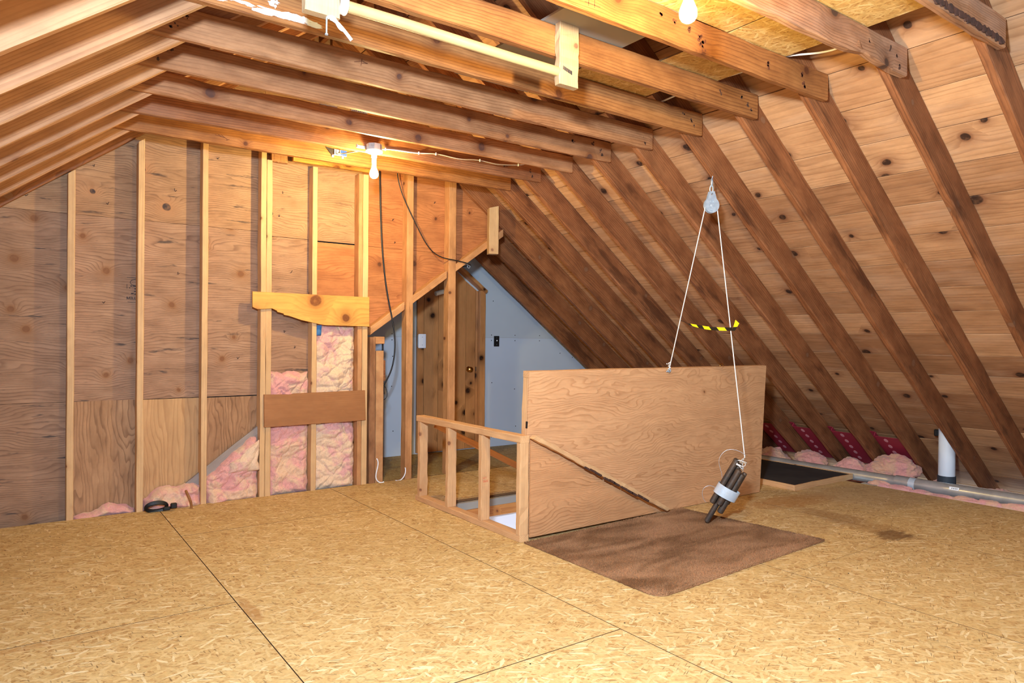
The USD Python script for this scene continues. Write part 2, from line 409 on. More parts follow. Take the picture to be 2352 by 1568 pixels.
M["ply_tri"] = wood("ply_tri", (194, 140, 94), (150, 98, 58), knot=(120, 78, 50), ring=20, fig=(1.6, 4.5), kscale=1.6, kr=0.02, kprob=0.4, khalo=0.5, stain=0.25, stain_at=0.66, stainc=(120, 84, 60), tone=0.06, line=0.6, lin=60, fibre=0.2)
M["stud_pale"] = wood("stud_pale", (210, 168, 118), (182, 134, 88), knot=(120, 78, 48), ring=7, fig=(0.3, 12), kscale=3.0, kr=0.035, kprob=0.45, stain=0.25, stain_at=0.7, stainc=(150, 104, 72), tone=0.08, line=0.4, lin=80)
M["stud_aged"] = wood("stud_aged", (190, 136, 88), (156, 102, 60), knot=(96, 58, 36), ring=8, fig=(0.4, 11), kscale=3.0, kr=0.04, kprob=0.45, stain=0.55, stain_at=0.62, stainc=(120, 74, 46), tone=0.12, line=0.5, lin=80, mott=0.22)
M["rail_wood"] = wood("rail_wood", (206, 160, 112), (178, 126, 82), knot=(128, 82, 54), ring=8, fig=(0.4, 14), kscale=4.2, kr=0.055, kprob=0.4, stain=0.2, stain_at=0.7, stainc=(150, 104, 74), tone=0.07, line=0.45, lin=80)
M["rail_orange"] = wood("rail_orange", (196, 130, 66), (160, 92, 42), knot=(110, 60, 34), ring=8, fig=(0.4, 12), kscale=3.2, kr=0.05, kprob=0.4, tone=0.08)
M["yellow_board"] = wood("yellow_board", (216, 160, 78), (186, 124, 54), knot=(120, 66, 26), halo=(170, 108, 48), ring=7, fig=(0.5, 6), kscale=2.3, kr=0.085, kprob=0.75, khalo=0.5, tone=0.06, line=0.5, lin=30)
M["brown_board"] = wood("brown_board", (160, 106, 62), (128, 78, 42), knot=(110, 66, 40), ring=6, fig=(0.4, 5), kscale=2.0, kr=0.02, kprob=0.3, stain=0.25, stain_at=0.68, stainc=(190, 150, 110), tone=0.08, line=0.3, lin=80)
M["grey_board"] = wood("grey_board", (150, 136, 126), (112, 98, 90), knot=(70, 58, 52), ring=8, fig=(0.4, 10), kprob=0.3, tone=0.1)
M["pine_door"] = wood("pine_door", (190, 132, 80), (148, 94, 52), knot=(38, 20, 12), halo=(98, 58, 28), ring=7, fig=(0.4, 8), kscale=4.4, kr=0.10, kprob=0.42, khalo=0.3, stain=0.35, stain_at=0.62, stainc=(92, 54, 26), tone=0.12, rough=0.32, line=0.5, spec=0.5, lin=60)
M["block_wood"] = wood("block_wood", (188, 154, 112), (166, 124, 84), knot=(130, 90, 64), ring=7, fig=(0.5, 10), kscale=4, kr=0.05, kprob=0.3, tone=0.05, line=0.4, lin=80)
M["pole_wood"] = wood("pole_wood", (184, 156, 110), (168, 138, 92), ring=6, fig=(0.3, 10), kprob=0.0, tone=0.04, line=0.3, rough=0.45, fibre=0.06)
M["rough_stud"] = wood("rough_stud", (150, 104, 68), (116, 74, 46), knot=(84, 50, 32), ring=9, fig=(0.5, 10), kscale=3.0, kr=0.05, kprob=0.5, stain=0.6, stain_at=0.58, stainc=(104, 70, 48), tone=0.1, wash=0.35, washc=(176, 150, 124), mott=0.35)
FLOOR_COLS = [(0.0, (170, 130, 78)), (0.35, (190, 152, 96)), (0.62, (198, 163, 106)), (0.84, (203, 170, 113)), (0.95, (212, 182, 128)), (1.0, (228, 206, 160))]
FLOOR_STAINS = [(4.52, 2.45, 0.16, 0.52, 0.18, 0.4, (130, 86, 44)), (4.42, 2.12, 0.15, 0.11, 0.0, 0.65, (92, 54, 22)), (4.75, 3.0, 0.5, 0.18, 0.1, 0.55, (168, 112, 52)),
                (0.85, 3.12, 0.035, 0.2, 0.0, 0.5, (160, 108, 56)), (0.1, 3.22, 0.7, 0.03, 0.0, 0.35, (170, 120, 66)), (5.4, 2.9, 0.5, 0.6, 0.0, 0.35, (188, 158, 116))]
M["osb_floor"] = osb("osb_floor", FLOOR_COLS, along=0.25, stains=FLOOR_STAINS, dark=0.7)
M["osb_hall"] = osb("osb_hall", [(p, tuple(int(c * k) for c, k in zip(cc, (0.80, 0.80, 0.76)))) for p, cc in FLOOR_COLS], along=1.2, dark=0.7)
M["osb_loft"] = osb("osb_loft", [(p, tuple(min(255, int(c * k)) for c, k in zip(cc, (1.02, 0.98, 0.9)))) for p, cc in FLOOR_COLS], along=0.9, dark=0.3)
M["drywall_grey"] = plain("drywall_grey", (150, 142, 130), 0.9, var=0.05, vs=3)
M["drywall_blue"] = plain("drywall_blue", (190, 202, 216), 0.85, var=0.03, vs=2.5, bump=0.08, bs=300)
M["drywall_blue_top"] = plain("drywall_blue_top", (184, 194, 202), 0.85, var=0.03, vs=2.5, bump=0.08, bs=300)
M["white_paint"] = plain("white_paint", (236, 236, 240), 0.7)
M["white_plastic"] = plain("white_plastic", (238, 240, 244), 0.4)
M["porcelain"] = plain("porcelain", (246, 246, 244), 0.25)
M["pvc"] = plain("pvc", (226, 232, 238), 0.35, var=0.02, vs=5)
M["rubber_grey"] = plain("rubber_grey", (52, 60, 68), 0.6)
M["black_plastic"] = plain("black_plastic", (18, 18, 20), 0.45)
M["black_cable"] = plain("black_cable", (22, 22, 24), 0.5)
M["felt_black"] = plain("felt_black", (34, 34, 36), 0.7, c2=(48, 48, 48), vs=4.0, bump=0.5, bs=14)
M["galv"] = plain("galv", (190, 204, 214), 0.32, 0.45, c2=(166, 180, 192), vs=30)
M["zinc"] = plain("zinc", (212, 220, 226), 0.38, 0.75, c2=(190, 200, 208), vs=40)
M["duct"] = plain("duct", (196, 196, 192), 0.3, 0.55, c2=(172, 172, 168), vs=6)
M["duct_tape"] = plain("duct_tape", (206, 218, 226), 0.3, 0.3, bump=0.6, bs=60)
M["iron"] = plain("iron", (74, 66, 60), 0.55, 0.55, c2=(98, 78, 62), vs=25, bump=0.4, bs=70)
M["brass"] = plain("brass", (206, 164, 92), 0.2, 1.0)
M["rope"] = plain("rope", (224, 218, 210), 0.7, bump=0.5, bs=400)
M["steel_wire"] = plain("steel_wire", (206, 208, 210), 0.35, 0.6)
M["tape_yellow"] = plain("tape_yellow", (240, 214, 20), 0.4)
M["tape_black"] = plain("tape_black", (16, 15, 14), 0.4)
M["baffle"] = plain("baffle", (158, 42, 62), 0.55, var=0.06)
M["baffle_hole"] = plain("baffle_hole", (216, 150, 158), 0.7)
M["ink"] = plain("ink", (44, 36, 40), 0.8)
M["ink_brown"] = plain("ink_brown", (104, 56, 30), 0.8)
M["nail_rust"] = plain("nail_rust", (84, 56, 42), 0.8)
M["ink_red"] = plain("ink_red", (206, 110, 74), 0.8)
M["ink_blue"] = plain("ink_blue", (38, 78, 200), 0.6)
M["paper_white"] = plain("paper_white", (244, 246, 248), 0.6)
M["spackle"] = plain("spackle", (206, 208, 212), 0.8, bump=0.5, bs=40)
M["void"] = plain("void", (16, 11, 8), 0.9)
M["rug_side"] = plain("rug_side", (40, 34, 32), 0.95)
M["bark"] = plain("bark", (84, 50, 34), 0.9, c2=(60, 38, 28), vs=30, bump=0.8, bs=60)
M["cardboard"] = plain("cardboard", (196, 146, 98), 0.75, c2=(176, 124, 80), vs=9)
M["jean_blue"] = plain("jean_blue", (60, 110, 160), 0.8)
M["pink"] = fluff("pink", (224, 160, 150), (226, 186, 152), (134, 112, 110), pinkness=0.75, dirt=0.45)
M["pink_cream"] = fluff("pink_cream", (222, 166, 158), (230, 196, 162), (124, 106, 108), pinkness=0.5, dirt=0.5)
M["pink_eave"] = fluff("pink_eave", (214, 150, 142), (212, 164, 136), (130, 96, 100), pinkness=0.7, dirt=0.25)

# ------------------------------------------------------------------ dimensions (x across the loft, y towards the end wall, z up)
SP, Y0 = 0.4064, 4.87                         # rafter spacing, face of the tie nearest the end wall
tieY = lambda k: Y0 - k * SP
rafY = lambda k: Y0 - k * SP + 0.038           # near face of rafter k
TIE_Z0, TIE_H = 2.453, 0.138
RT = 0.041
zR = lambda x: 4.972 - 0.75 * x                # lower edge of right rafters
zL = lambda x: 2.012 + 0.75 * x
VOFF = 0.22                                   # vertical distance from that edge to the boarding
WALL_Y, STUD_Y = 5.37, 5.28
HALL_Y = 6.39
FLOOR_X1 = 5.81

# ------------------------------------------------------------------ roof boarding
roof_r = xf("ceiling", label="right slope of the roof, wide knotty pine boards running along the loft", cat="roof boarding", kind="structure")
roof_l = xf("ceiling", label="left slope of the roof, dim brown boards above the pale rafters", cat="roof boarding", kind="structure")
nR, sR = np.array([0.6, 0, 0.8]), np.array([0.8, 0, -0.6])
nL, sL = np.array([-0.6, 0, 0.8]), np.array([-0.8, 0, -0.6])
BW = 0.1985                                    # board pitch measured along x
YA, YB = -1.6, 6.46
joints = [rafY(k) + RT / 2 for k in range(-3, 15)]
r = random.Random(3)
for side in (0, 1):
    k0, k1 = (-8, 20)
    for k in range(k0, k1):
        xa = 3.476 + BW * k if side == 0 else 3.476 + BW * k
        x0 = xa
        x1 = xa + BW
        apex = (4.972 - 2.012) / 1.5
        if side == 0:
            if x1 < apex + 0.02: continue
            x0 = max(x0, apex)
            p0 = np.array([x0, 0, zR(x0) + VOFF]); s, n = sR, nR
        else:                                    # mirrored about the ridge
            if x1 < apex + 0.02: continue
            x0 = max(x0, apex)
            xm = 2 * apex - x0
            p0 = np.array([xm, 0, zL(xm) + VOFF]); s, n = sL, nL
        width = (x1 - x0) / 0.8 - 0.0055
        cuts = sorted(r.sample([q for q in joints if -0.4 < q < 5.6][r.randrange(3)::3], r.choice((1, 2, 2))))
        ys = [YA] + cuts + [YB]
        for a, b in zip(ys[:-1], ys[1:]):
            a2, b2 = a + 0.0012, b - 0.0012
            t = 0.019 + r.uniform(0, 0.001)
            up = r.uniform(0.0002, 0.0022)
            o = p0 + s * 0.00275 + n * up
            ey_, ex_ = n, np.array([0, 1.0, 0])
            ez_ = np.cross(ex_, ey_)
            w_dir = 1 if ez_ @ s > 0 else -1
            m = bx(0, b2 - a2, 0, t, 0 if w_dir > 0 else -width, width if w_dir > 0 else 0, 0.0012)
            put("roof_board", m, M["roof_board"], roof_r if side == 0 else roof_l, frame(o + np.array([0, a2, 0]), ex_, ey_, ez_))
for side, par in ((0, roof_r), (1, roof_l)):     # felt over the boards closes the joints
    s, n = (sR, nR) if side == 0 else (sL, nL)
    ap = np.array([apex, YA, zR(apex) + VOFF]) + n * 0.024
    ey_, ex_ = n, np.array([0, 1.0, 0]); ez_ = np.cross(ex_, ey_)
    L = 7.0
    m = bx(0, YB - YA, 0, 0.004, 0, L) if ez_ @ s > 0 else bx(0, YB - YA, 0, 0.004, -L, 0)
    put("roofing_felt", m, M["void"], par, frame(ap, ex_, ey_, ez_))

# ridge board
lumber("ridge_board", (apex, YA, zR(apex) + 0.09), (apex, WALL_Y - 0.005, zR(apex) + 0.09), 0.036, 0.18, (0, 0, 1), M["rafter"], seg=20,
       label="dark ridge board along the peak of the roof, behind the collar ties", cat="ridge board")

# ------------------------------------------------------------------ rafters
ORD = ["nearest", "second", "third", "fourth", "fifth", "sixth", "seventh", "eighth", "ninth", "tenth"]
def rafter(side, y, label, group, mat, seed, x_top=None, x_bot=None):
    if side == 0:
        a = x_top if x_top is not None else apex + 0.020
        b = x_bot if x_bot is not None else 7.02
        f, n = zR, nR
    else:
        a = x_top if x_top is not None else apex - 0.020
        b = x_bot if x_bot is not None else -3.05
        f, n = zL, nL
    dep = VOFF * 0.8
    p0 = np.array([a, y + RT / 2, f(a)]) + n * dep / 2
    p1 = np.array([b, y + RT / 2, f(b)]) + n * dep / 2
    # plumb-cut top: the cut follows the ridge board
    c = 0.75 
    return lumber("roof_rafter", p0, p1, RT, dep - 0.001, n, mat, seg=26, jit=0.0016, ch=0.004, seed=seed, cut0=-c if side == 0 else c * 1.0 * -1, label=label, cat="rafter", group=group)

for k in range(0, 10):
    where = {0: "first collar tie from the plywood wall", 9: "bark-edged collar tie"}.get(k, f"{ORD[k]} collar tie from the plywood wall")
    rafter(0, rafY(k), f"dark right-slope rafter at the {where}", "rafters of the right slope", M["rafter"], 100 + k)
for k in range(0, 8):
    where = "first collar tie from the plywood wall" if k == 0 else f"{ORD[k]} collar tie from the plywood wall"
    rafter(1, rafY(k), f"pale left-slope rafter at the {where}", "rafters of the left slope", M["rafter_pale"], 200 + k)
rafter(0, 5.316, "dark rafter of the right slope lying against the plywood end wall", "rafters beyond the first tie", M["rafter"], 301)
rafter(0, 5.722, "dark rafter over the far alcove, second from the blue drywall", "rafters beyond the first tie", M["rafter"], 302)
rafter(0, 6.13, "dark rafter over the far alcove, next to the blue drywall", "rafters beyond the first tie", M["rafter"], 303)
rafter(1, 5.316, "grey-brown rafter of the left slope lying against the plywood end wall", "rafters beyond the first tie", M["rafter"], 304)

# ------------------------------------------------------------------ collar ties
TIES = [
    ("tie_orange", "orange-brown collar tie nearest the plywood end wall, glowing behind the bulb", 0.43, 3.462),
    ("tie_brown", "weathered brown collar tie carrying the metal box of the hanging bulb", 0.40, 3.47),
    ("tie_tan", "tan collar tie third from the plywood end wall, above the stapled white cable", 0.38, 3.46),
    ("tie_tan", "pinkish tan collar tie fourth from the plywood end wall", 0.40, 3.47),
    ("tie_tan", "light tan collar tie fifth from the plywood end wall, big knots along its face", 0.36, 3.462),
    ("tie_orange", "brown collar tie behind the closet pole, white paint smeared at its left", 0.38, 3.465),
    ("tie_orange", "honey-coloured collar tie that the pale hanging blocks are nailed to", 0.36, 3.45),
    ("tie_orange", "ink-stamped collar tie behind the bulb at the top of the photo", 0.36, 3.475),
    ("tie_grey", "grey-tan collar tie with a torn, splintered corner near its right end", 0.36, 3.458),
    ("tie_grey", "collar tie at the upper right with dark bark along its lower edge", 0.36, 3.456),
]
ties = []
for k, (mt, lab, xa, xb) in enumerate(TIES):
    zc = TIE_Z0 + TIE_H / 2
    h = {9: 0.128, 8: 0.137, 2: 0.121}.get(k, TIE_H)
    root = xf("collar_tie", (0, tieY(k), TIE_Z0), lab, "collar tie", "collar ties across the loft")
    xa += 0.08
    st = stick(xb - xa, 0.0375, h, ch=0.005, seg=24, jit=0.0015, seed=400 + k, cut0=0.8)
    if k == 2:                                    # waney dip in the upper edge near the left end
        v = st.vertices; top = v[:, 2] > 0.03
        v[top, 2] -= 0.02 * np.exp(-((v[top, 0] - 0.50) / 0.16) ** 2)
        st.vertices = v
    if k == 8:                                    # torn lower corner near the right end
        v = st.vertices; low = v[:, 2] < -0.05
        L = xb - xa
        v[low, 2] += 0.022 * np.exp(-((v[low, 0] - (L - 0.36)) / 0.10) ** 2)
        st.vertices = v
    put("timber", st, M[mt], root, frame((xa, 0.01875, h / 2), (1, 0, 0), (0, 1, 0), (0, 0, 1)))
    ties.append(root)
def on_tie(k, name, mesh, mat, label=None):
    """A mark on the face of tie k: mesh in (x, depth, z) with z from the tie's lower edge."""
    return put(name, mesh, mat, ties[k], label=label)
# bark strip on the nearest tie
bk = random.Random(5)
bark = []
x = 2.78
while x < 3.40:
    w = bk.uniform(0.03, 0.07)
    bark.append(trimesh.convex.convex_hull(np.array([(x + w * (0.5 + 0.6 * math.cos(t_) * bk.uniform(.7, 1.2)), y_, 0.020 + 0.016 * math.sin(t_) * bk.uniform(.6, 1.3)) for t_ in np.linspace(0, 6, 9) for y_ in (-0.0015 - bk.random() * 0.005, 0.010)])))
    x += w * 0.86
on_tie(9, "bark_strip", cat(*bark), M["bark"], "strip of dark bark on the lower edge")
# splinter on tie 8
on_tie(8, "splinter", trimesh.convex.convex_hull(np.array([(3.00, -0.001, 0.03), (3.03, -0.005, 0.028), (3.02, 0.002, 0.075), (3.05, -0.003, 0.027), (3.01, 0.006, 0.03)])), M["tie_grey"])
# white paint smear on tie 5
sm = []
def blob(cx, cz, rx, rz, n=11):
    pts = [(cx + rx * math.cos(t) * bk.uniform(.55, 1.3), cz + rz * math.sin(t) * bk.uniform(.5, 1.4)) for t in np.linspace(0, 6.0, n)]
    return Polygon(pts).buffer(0)
for i in range(40):
    x0 = 0.62 + bk.random() ** 0.8 * 0.40
    sm.append(blob(x0, 0.018 + bk.uniform(0, 0.026) * (1.2 - (x0 - .62)), bk.uniform(0.01, 0.045), bk.uniform(0.003, 0.009)))
for i in range(14):
    sm.append(blob(0.845 + bk.uniform(-.012, .012), 0.05 + bk.random() * 0.08, bk.uniform(.004, .013), bk.uniform(.003, .009)))
m = slab(unary_union(sm), 0.0030); m.apply_translation((0, -0.0012, 0)); sm = [m]
on_tie(5, "paint_smear", cat(*sm), M["spackle"], "smear of white paint")
# stamps on tie 7, pencil mark on tie 4, marks on tie 0
def strokes(segs, w=0.0035, d=0.0007):
    ms = []
    for (x0, z0, x1, z1) in segs:
        L = math.hypot(x1 - x0, z1 - z0); a = math.atan2(z1 - z0, x1 - x0)
        m = bx(0, L, -d, 0.002, -w / 2, w / 2)
        m.apply_transform(trimesh.transformations.rotation_matrix(-a, [0, 1, 0]))
        m.apply_translation((x0, 0, z0)); ms.append(m)
    return cat(*ms)
def flat_text(t, h, bold=True):
    m = meshkit.text_mesh(t, h, 0.0009, bold)
    v = m.vertices
    return trimesh.Trimesh(np.c_[v[:, 0], -v[:, 2] + 0.0003, v[:, 1]], m.faces, process=False)
hb = flat_text("HD", 0.055); hb.apply_translation((1.72, 0, 0.062))
on_tie(7, "ink_stamp", cat(hb, strokes([(1.78, .03, 1.86, .03), (1.80, .02, 1.80, .055), (1.83, .02, 1.83, .055), (1.70, .02, 1.76, .045)])), M["ink_brown"], "brown ink stamp")
blot = []
for (cx, cz, n, rr) in ((2.20, .10, 5, .014), (2.29, .09, 4, .012), (2.38, .085, 5, .016), (2.46, .05, 12, .03), (2.47, .03, 10, .025), (2.95, .06, 8, .02), (3.10, .09, 5, .012), (3.24, .08, 5, .012), (3.25, .03, 5, .014)):
    for i in range(n):
        a, q = bk.random() * 6.28, bk.random() * rr
        s = bk.uniform(0.003, 0.009)
        pts = [(cx + q * math.cos(a) + s * math.cos(t) * bk.uniform(.6, 1.4), cz + q * math.sin(a) + s * math.sin(t) * bk.uniform(.6, 1.4)) for t in np.linspace(0, 5.6, 7)]
        pg = Polygon(pts).buffer(0)
        if pg.area > 0:
            m = slab(pg, 0.0016); m.apply_translation((0, -0.0007, 0)); blot.append(m)
tag(on_tie(7, "nail_stain", cat(*blot), M["ink_brown"], "dark nail stains and scabs"), kind="stuff")
for k in (1, 3, 4, 5, 6, 8):
    blot = []
    for (cx, cz) in ((3.30, .095), (3.36, .07), (3.39, .035), (0.60, 0.10), (0.55, .05), (3.12, .08)):
        for i in range(4):
            a, q = bk.random() * 6.28, bk.random() * .018
            s = bk.uniform(0.003, 0.008)
            pts = [(cx + q * math.cos(a) + s * math.cos(t) * bk.uniform(.6, 1.4), cz + q * math.sin(a) + s * math.sin(t) * bk.uniform(.6, 1.4)) for t in np.linspace(0, 5.6, 7)]
            pg = Polygon(pts).buffer(0)
            if pg.area > 0:
                m = slab(pg, 0.0016); m.apply_translation((0, -0.0007, 0)); blot.append(m)
    tag(on_tie(k, "nail_stain", cat(*blot), M["nail_rust"], "dark stains around old nails"), kind="stuff")
on_tie(4, "pencil_mark", strokes([(1.36, .085, 1.40, .098), (1.40, .098, 1.43, .092), (1.43, .092, 1.40, .088), (1.40, .11, 1.395, .075)], 0.002), M["ink_brown"])
on_tie(0, "pencil_mark", strokes([(1.08, .055, 1.14, .045), (1.12, .06, 1.16, .035), (1.10, .06, 1.12, .05), (1.15, .03, 1.17, .04)], 0.003), M["ink_brown"])

# loose sheets lying on the ties (storage deck)
def sheet(name, x0, x1, y0, y1, mat, label, catg, z=TIE_Z0 + TIE_H + 0.002, t=0.011, group=None):
    return put(name, bx(x0, x1, y0, y1, z, z + t, 0.001), mat, label=label, cat=catg, group=group)
sheet("osb_strip", 2.655, 3.10, 0.70, 2.46, M["osb_loft"], "strand board strip laid on the ties, edge along the white cable", "board", group="boards laid on the collar ties")
sheet("osb_strip", 1.70, 2.645, 0.70, 2.03, M["osb_loft"], "strand board lying on the ties above the top bulb", "board", group="boards laid on the collar ties")
sheet("osb_strip", 2.395, 2.97, 2.475, 3.20, M["osb_loft"], "dim strand board piece on the ties, right of the grey drywall sheet", "board", group="boards laid on the collar ties")
sheet("drywall_sheet", 1.90, 2.385, 2.04, 3.20, M["drywall_grey"], "grey drywall sheet lying on the ties by the hanging block of the pole", "drywall sheet")

# ------------------------------------------------------------------ the plywood end wall
wall = xf("wall_back", label="plywood end wall of the loft behind pale studs, cut along a slope at its right", cat="wall", kind="structure")
roof_poly = Polygon([(-3.1, -0.35), (-3.1, zL(-3.1) + 0.2), (apex, zR(apex) + 0.2), (6.8, zR(6.8) + 0.2), (6.8, -0.35)])
opening = Polygon([(2.385, -0.6), (2.385, 1.225), (3.70, 2.165), (3.70, 3.4), (8, 3.4), (8, -0.6)])
solid = roof_poly.difference(opening)
PT = 0.012
def ply(x0, x1, z0, z1, mat, vert=False):
    pg = sbox(x0 + 0.001, z0 + 0.001, x1 - 0.001, z1 - 0.001).intersection(solid)
    if pg.area < 1e-4: return
    cx, cz = pg.centroid.x, pg.centroid.y
    from shapely import affinity
    if vert:
        q = affinity.affine_transform(affinity.translate(pg, -cx, -cz), [0, 1, -1, 0, 0, 0])   # (x,z)->(z,-x)
        put("plywood_sheet", slab(q, PT), M[mat], wall, frame((cx, WALL_Y, cz), (0, 0, 1), (0, 1, 0), (-1, 0, 0)))
    else:
        put("plywood_sheet", slab(affinity.translate(pg, -cx, -cz), PT), M[mat], wall, frame((cx, WALL_Y, cz), (1, 0, 0), (0, 1, 0), (0, 0, 1)))
put("sheathing_paper", slab(solid, 0.004), M["void"], wall, frame((0, WALL_Y + 0.014, 0), (1, 0, 0), (0, 1, 0), (0, 0, 1)))
ply(-3.2, 0.325, -0.47, 0.752, "ply")
ply(0.325, 0.725, -0.47, 0.752, "ply_vert", True)
ply(0.725, 1.13, -0.47, 0.748, "ply_pale", True)
ply(1.13, 1.545, -0.47, 0.745, "ply_vert", True)
ply(1.545, 2.50, -0.47, 0.742, "ply", True)
ply(-3.2, 0.325, 0.752, 1.975, "ply")
ply(0.325, 1.545, 0.75, 1.975, "ply")
ply(1.545, 1.91, 0.745, 1.950, "ply")
ply(1.91, 4.2, 0.742, 1.936, "ply_red")
ply(-3.2, 1.545, 1.975, 4.0, "ply_patch")
ply(1.545, 2.33, 1.945, 4.0, "ply_patch")
ply(2.33, 4.2, 1.936, 4.0, "ply_red")
# mill stamp on the plywood, left of the second stud
st = flat_text("MILL", 0.018)
st.apply_translation((0.632, 0, 1.432))
arc = [(0.70 + 0.045 * math.cos(a), 1.548 + 0.024 * math.sin(a)) for a in np.linspace(1.57, 4.71, 12)]
logo = strokes([(*arc[i], *arc[i + 1]) for i in range(11)], 0.003)
rows = strokes([(0.655, 1.523, 0.668, 1.523), (0.672, 1.523, 0.69, 1.523), (0.65, 1.51, 0.655, 1.51), (0.68, 1.505, 0.69, 1.505), (0.678, 1.488, 0.69, 1.488), (0.66, 1.472, 0.676, 1.472), (0.68, 1.468, 0.69, 1.47)], 0.006)
fr = strokes([(0.635, 1.58, 0.69, 1.58), (0.635, 1.505, 0.635, 1.535), (0.64, 1.415, 0.69, 1.413)], 0.0025)
put("mill_stamp", cat(st, logo, rows, fr), M["ink"], wall, frame((0, WALL_Y - 0.0002, 0), (1, 0, 0), (0, 1, 0), (0, 0, 1)), label="black mill stamp printed on the plywood")

tips = []
for x, z in ((1.21, 2.47), (1.68, 2.28), (1.655, 2.10), (2.60, 2.17), (3.0, 2.36), (1.75, 1.68), (0.44, 2.30), (0.52, 2.06), (0.93, 2.20), (0.07, 2.06), (0.95, 1.62), (1.70, 1.22), (1.78, 1.10), (2.62, 1.98), (1.36, 1.02), (0.5, 1.40)):
    for s_ in (-1, 1):
        tips.append(cyl((x, WALL_Y + 0.002, z), (x + 0.012 * s_ * bk.random(), WALL_Y - 0.016, z + 0.018 * bk.uniform(0.2, 1)), 0.0016, 6))
put("nail_tips", cat(*tips), M["ink"], wall, kind="stuff")

# sloping board under the cut edge of the plywood
d0, d1 = np.array([2.372, 5.3245, 1.207]), np.array([3.69, 5.3245, 2.135])
dd = unit(d1 - d0); dn = np.array([-dd[2], 0, dd[0]])
splate = xf("slope_plate", label="sloping timber along the cut lower edge of the plywood wall", cat="timber")
for xa, xb in ((2.388, 2.690), (2.757, 3.096), (3.176, 3.690)):
    pa, pb = d0 + dd * (xa - d0[0]) / dd[0], d0 + dd * (xb - d0[0]) / dd[0]
    lumber("timber", pa + dn * 0.029, pb + dn * 0.029, 0.088, 0.055, dn, M["stud_aged"], splate, seg=8, seed=11, cut0=-0.7 * 0 + 0.70, cut1=0.70)


# studs
def stud(x, w, z0, z1, mat, label, seed, top=None, d=0.089, y=STUD_Y):
    return put("stud", stick(z1 - z0, d, w, ch=0.003, seg=10, jit=0.0010, seed=seed, cut1=0 if top is None else top), mat,
               M=frame((x + w / 2, y + d / 2, z0), (0, 0, 1), (0, 1, 0), (-1, 0, 0)), label=label, cat="stud", group="studs of the plywood end wall")
P, A = M["stud_pale"], M["stud_aged"]
stud(0.290, 0.040, -0.02, zL(0.30) - 0.005, P, "leftmost stud of the plywood wall, ending under the left slope", 21, top=-0.75)
stud(0.689, 0.039, -0.02, 2.50, P, "second stud from the left on the plywood wall, beside the black mill stamp", 22, top=-0.75)
stud(1.092, 0.039, -0.02, 2.66, P, "third stud from the left on the plywood wall, left of the slanting grey board", 23)
stud(1.497, 0.038, -0.02, 2.66, P, "left stud of the pair behind the left end of the yellow board", 24)
stud(1.537, 0.040, -0.02, 2.50, P, "right stud of the pair behind the left end of the yellow board", 25)
stud(1.885, 0.038, -0.02, 2.50, P, "stud between the two pink insulation bays", 26)
stud(2.262, 0.036, -0.02, 2.50, A, "darker left stud of the pair under the right ends of the nailed boards", 27)
stud(2.300, 0.046, -0.02, 2.50, P, "right stud of the pair under the right ends of the nailed boards", 28)
stud(2.366, 0.052, -0.02, 1.19, M["rough_stud"], "rough stained post beside the opening, left of the torn paper edge", 29)
stud(2.694, 0.060, -0.01, 2.72, A, "tall stud standing free in the opening, left of the pine door", 30)
stud(3.100, 0.072, -0.01, 2.585, A, "tall stud standing free in front of the pine door", 31)
# paper-faced strip and cripple blocks at the edge of the opening
put("paper_strip", cat(bx(2.425, 2.492, 5.285, 5.30, 0.0, 1.08, 0.003), bx(2.430, 2.50, 5.30, 5.36, 0.0, 1.05, 0.004)), M["cardboard"],
    label="tan paper facing folded round the edge of the opening", cat="paper facing")
put("blocking", bx(2.405, 2.50, 5.285, 5.368, 1.135, 1.195, 0.004), M["stud_aged"], label="short wood block on top of the paper-faced jamb", cat="wood block")
# wood block hanging at the upper right of the wall
put("scrap_stud", stick(0.42, 0.085, 0.088, ch=0.004, seg=8, seed=33, cut1=-0.25), M["block_wood"], M=frame((3.522, 5.225, 1.945), (0, 0, 1), (0.35, 0.937, 0), (-0.937, 0.35, 0)),
    label="short pale stud offcut fixed high up by the right slope", cat="wood block")
# head plate between the studs under the first tie
lumber("head_plate", (1.72, 5.262, 2.565), (2.352, 5.262, 2.565), 0.034, 0.105, (0, 0, 1), M["yellow_board"], seed=34, label="yellow head plate nailed across the studs just under the first collar tie", cat="timber")
lumber("head_plate", (1.58, 5.33, 2.555), (1.70, 5.33, 2.555), 0.034, 0.105, (0, 0, 1), M["stud_aged"], seed=35, label="reddish block between the paired studs and the yellow head plate", cat="timber")
# two boards nailed over the studs
yb = Polygon([(1.433, 1.517), (2.348, 1.512), (2.350, 1.276), (1.98, 1.281), (1.935, 1.288), (1.80, 1.315), (1.70, 1.346), (1.665, 1.352), (1.66, 1.362), (1.615, 1.372), (1.61, 1.382), (1.575, 1.398), (1.52, 1.392), (1.47, 1.388), (1.434, 1.404)])
from shapely import affinity
put("nailed_board", slab(affinity.translate(yb, -1.89, -1.4), 0.018), M["yellow_board"], M=frame((1.89, 5.260, 1.4), (1, 0, 0), (0, 1, 0), (0, 0, 1)),
    label="yellow pine board nailed across the studs, ragged torn lower edge", cat="board")
bb = Polygon([(1.521, 0.759), (1.72, 0.752), (1.75, 0.758), (2.318, 0.762), (2.326, 0.522), (1.524, 0.517)])
put("nailed_board", slab(affinity.translate(bb, -1.92, -0.64), 0.018), M["brown_board"], M=frame((1.92, 5.260, 0.64), (1, 0, 0), (0, 1, 0), (0, 0, 1)),
    label="brown board nailed across the pink insulation, below the yellow one", cat="board")

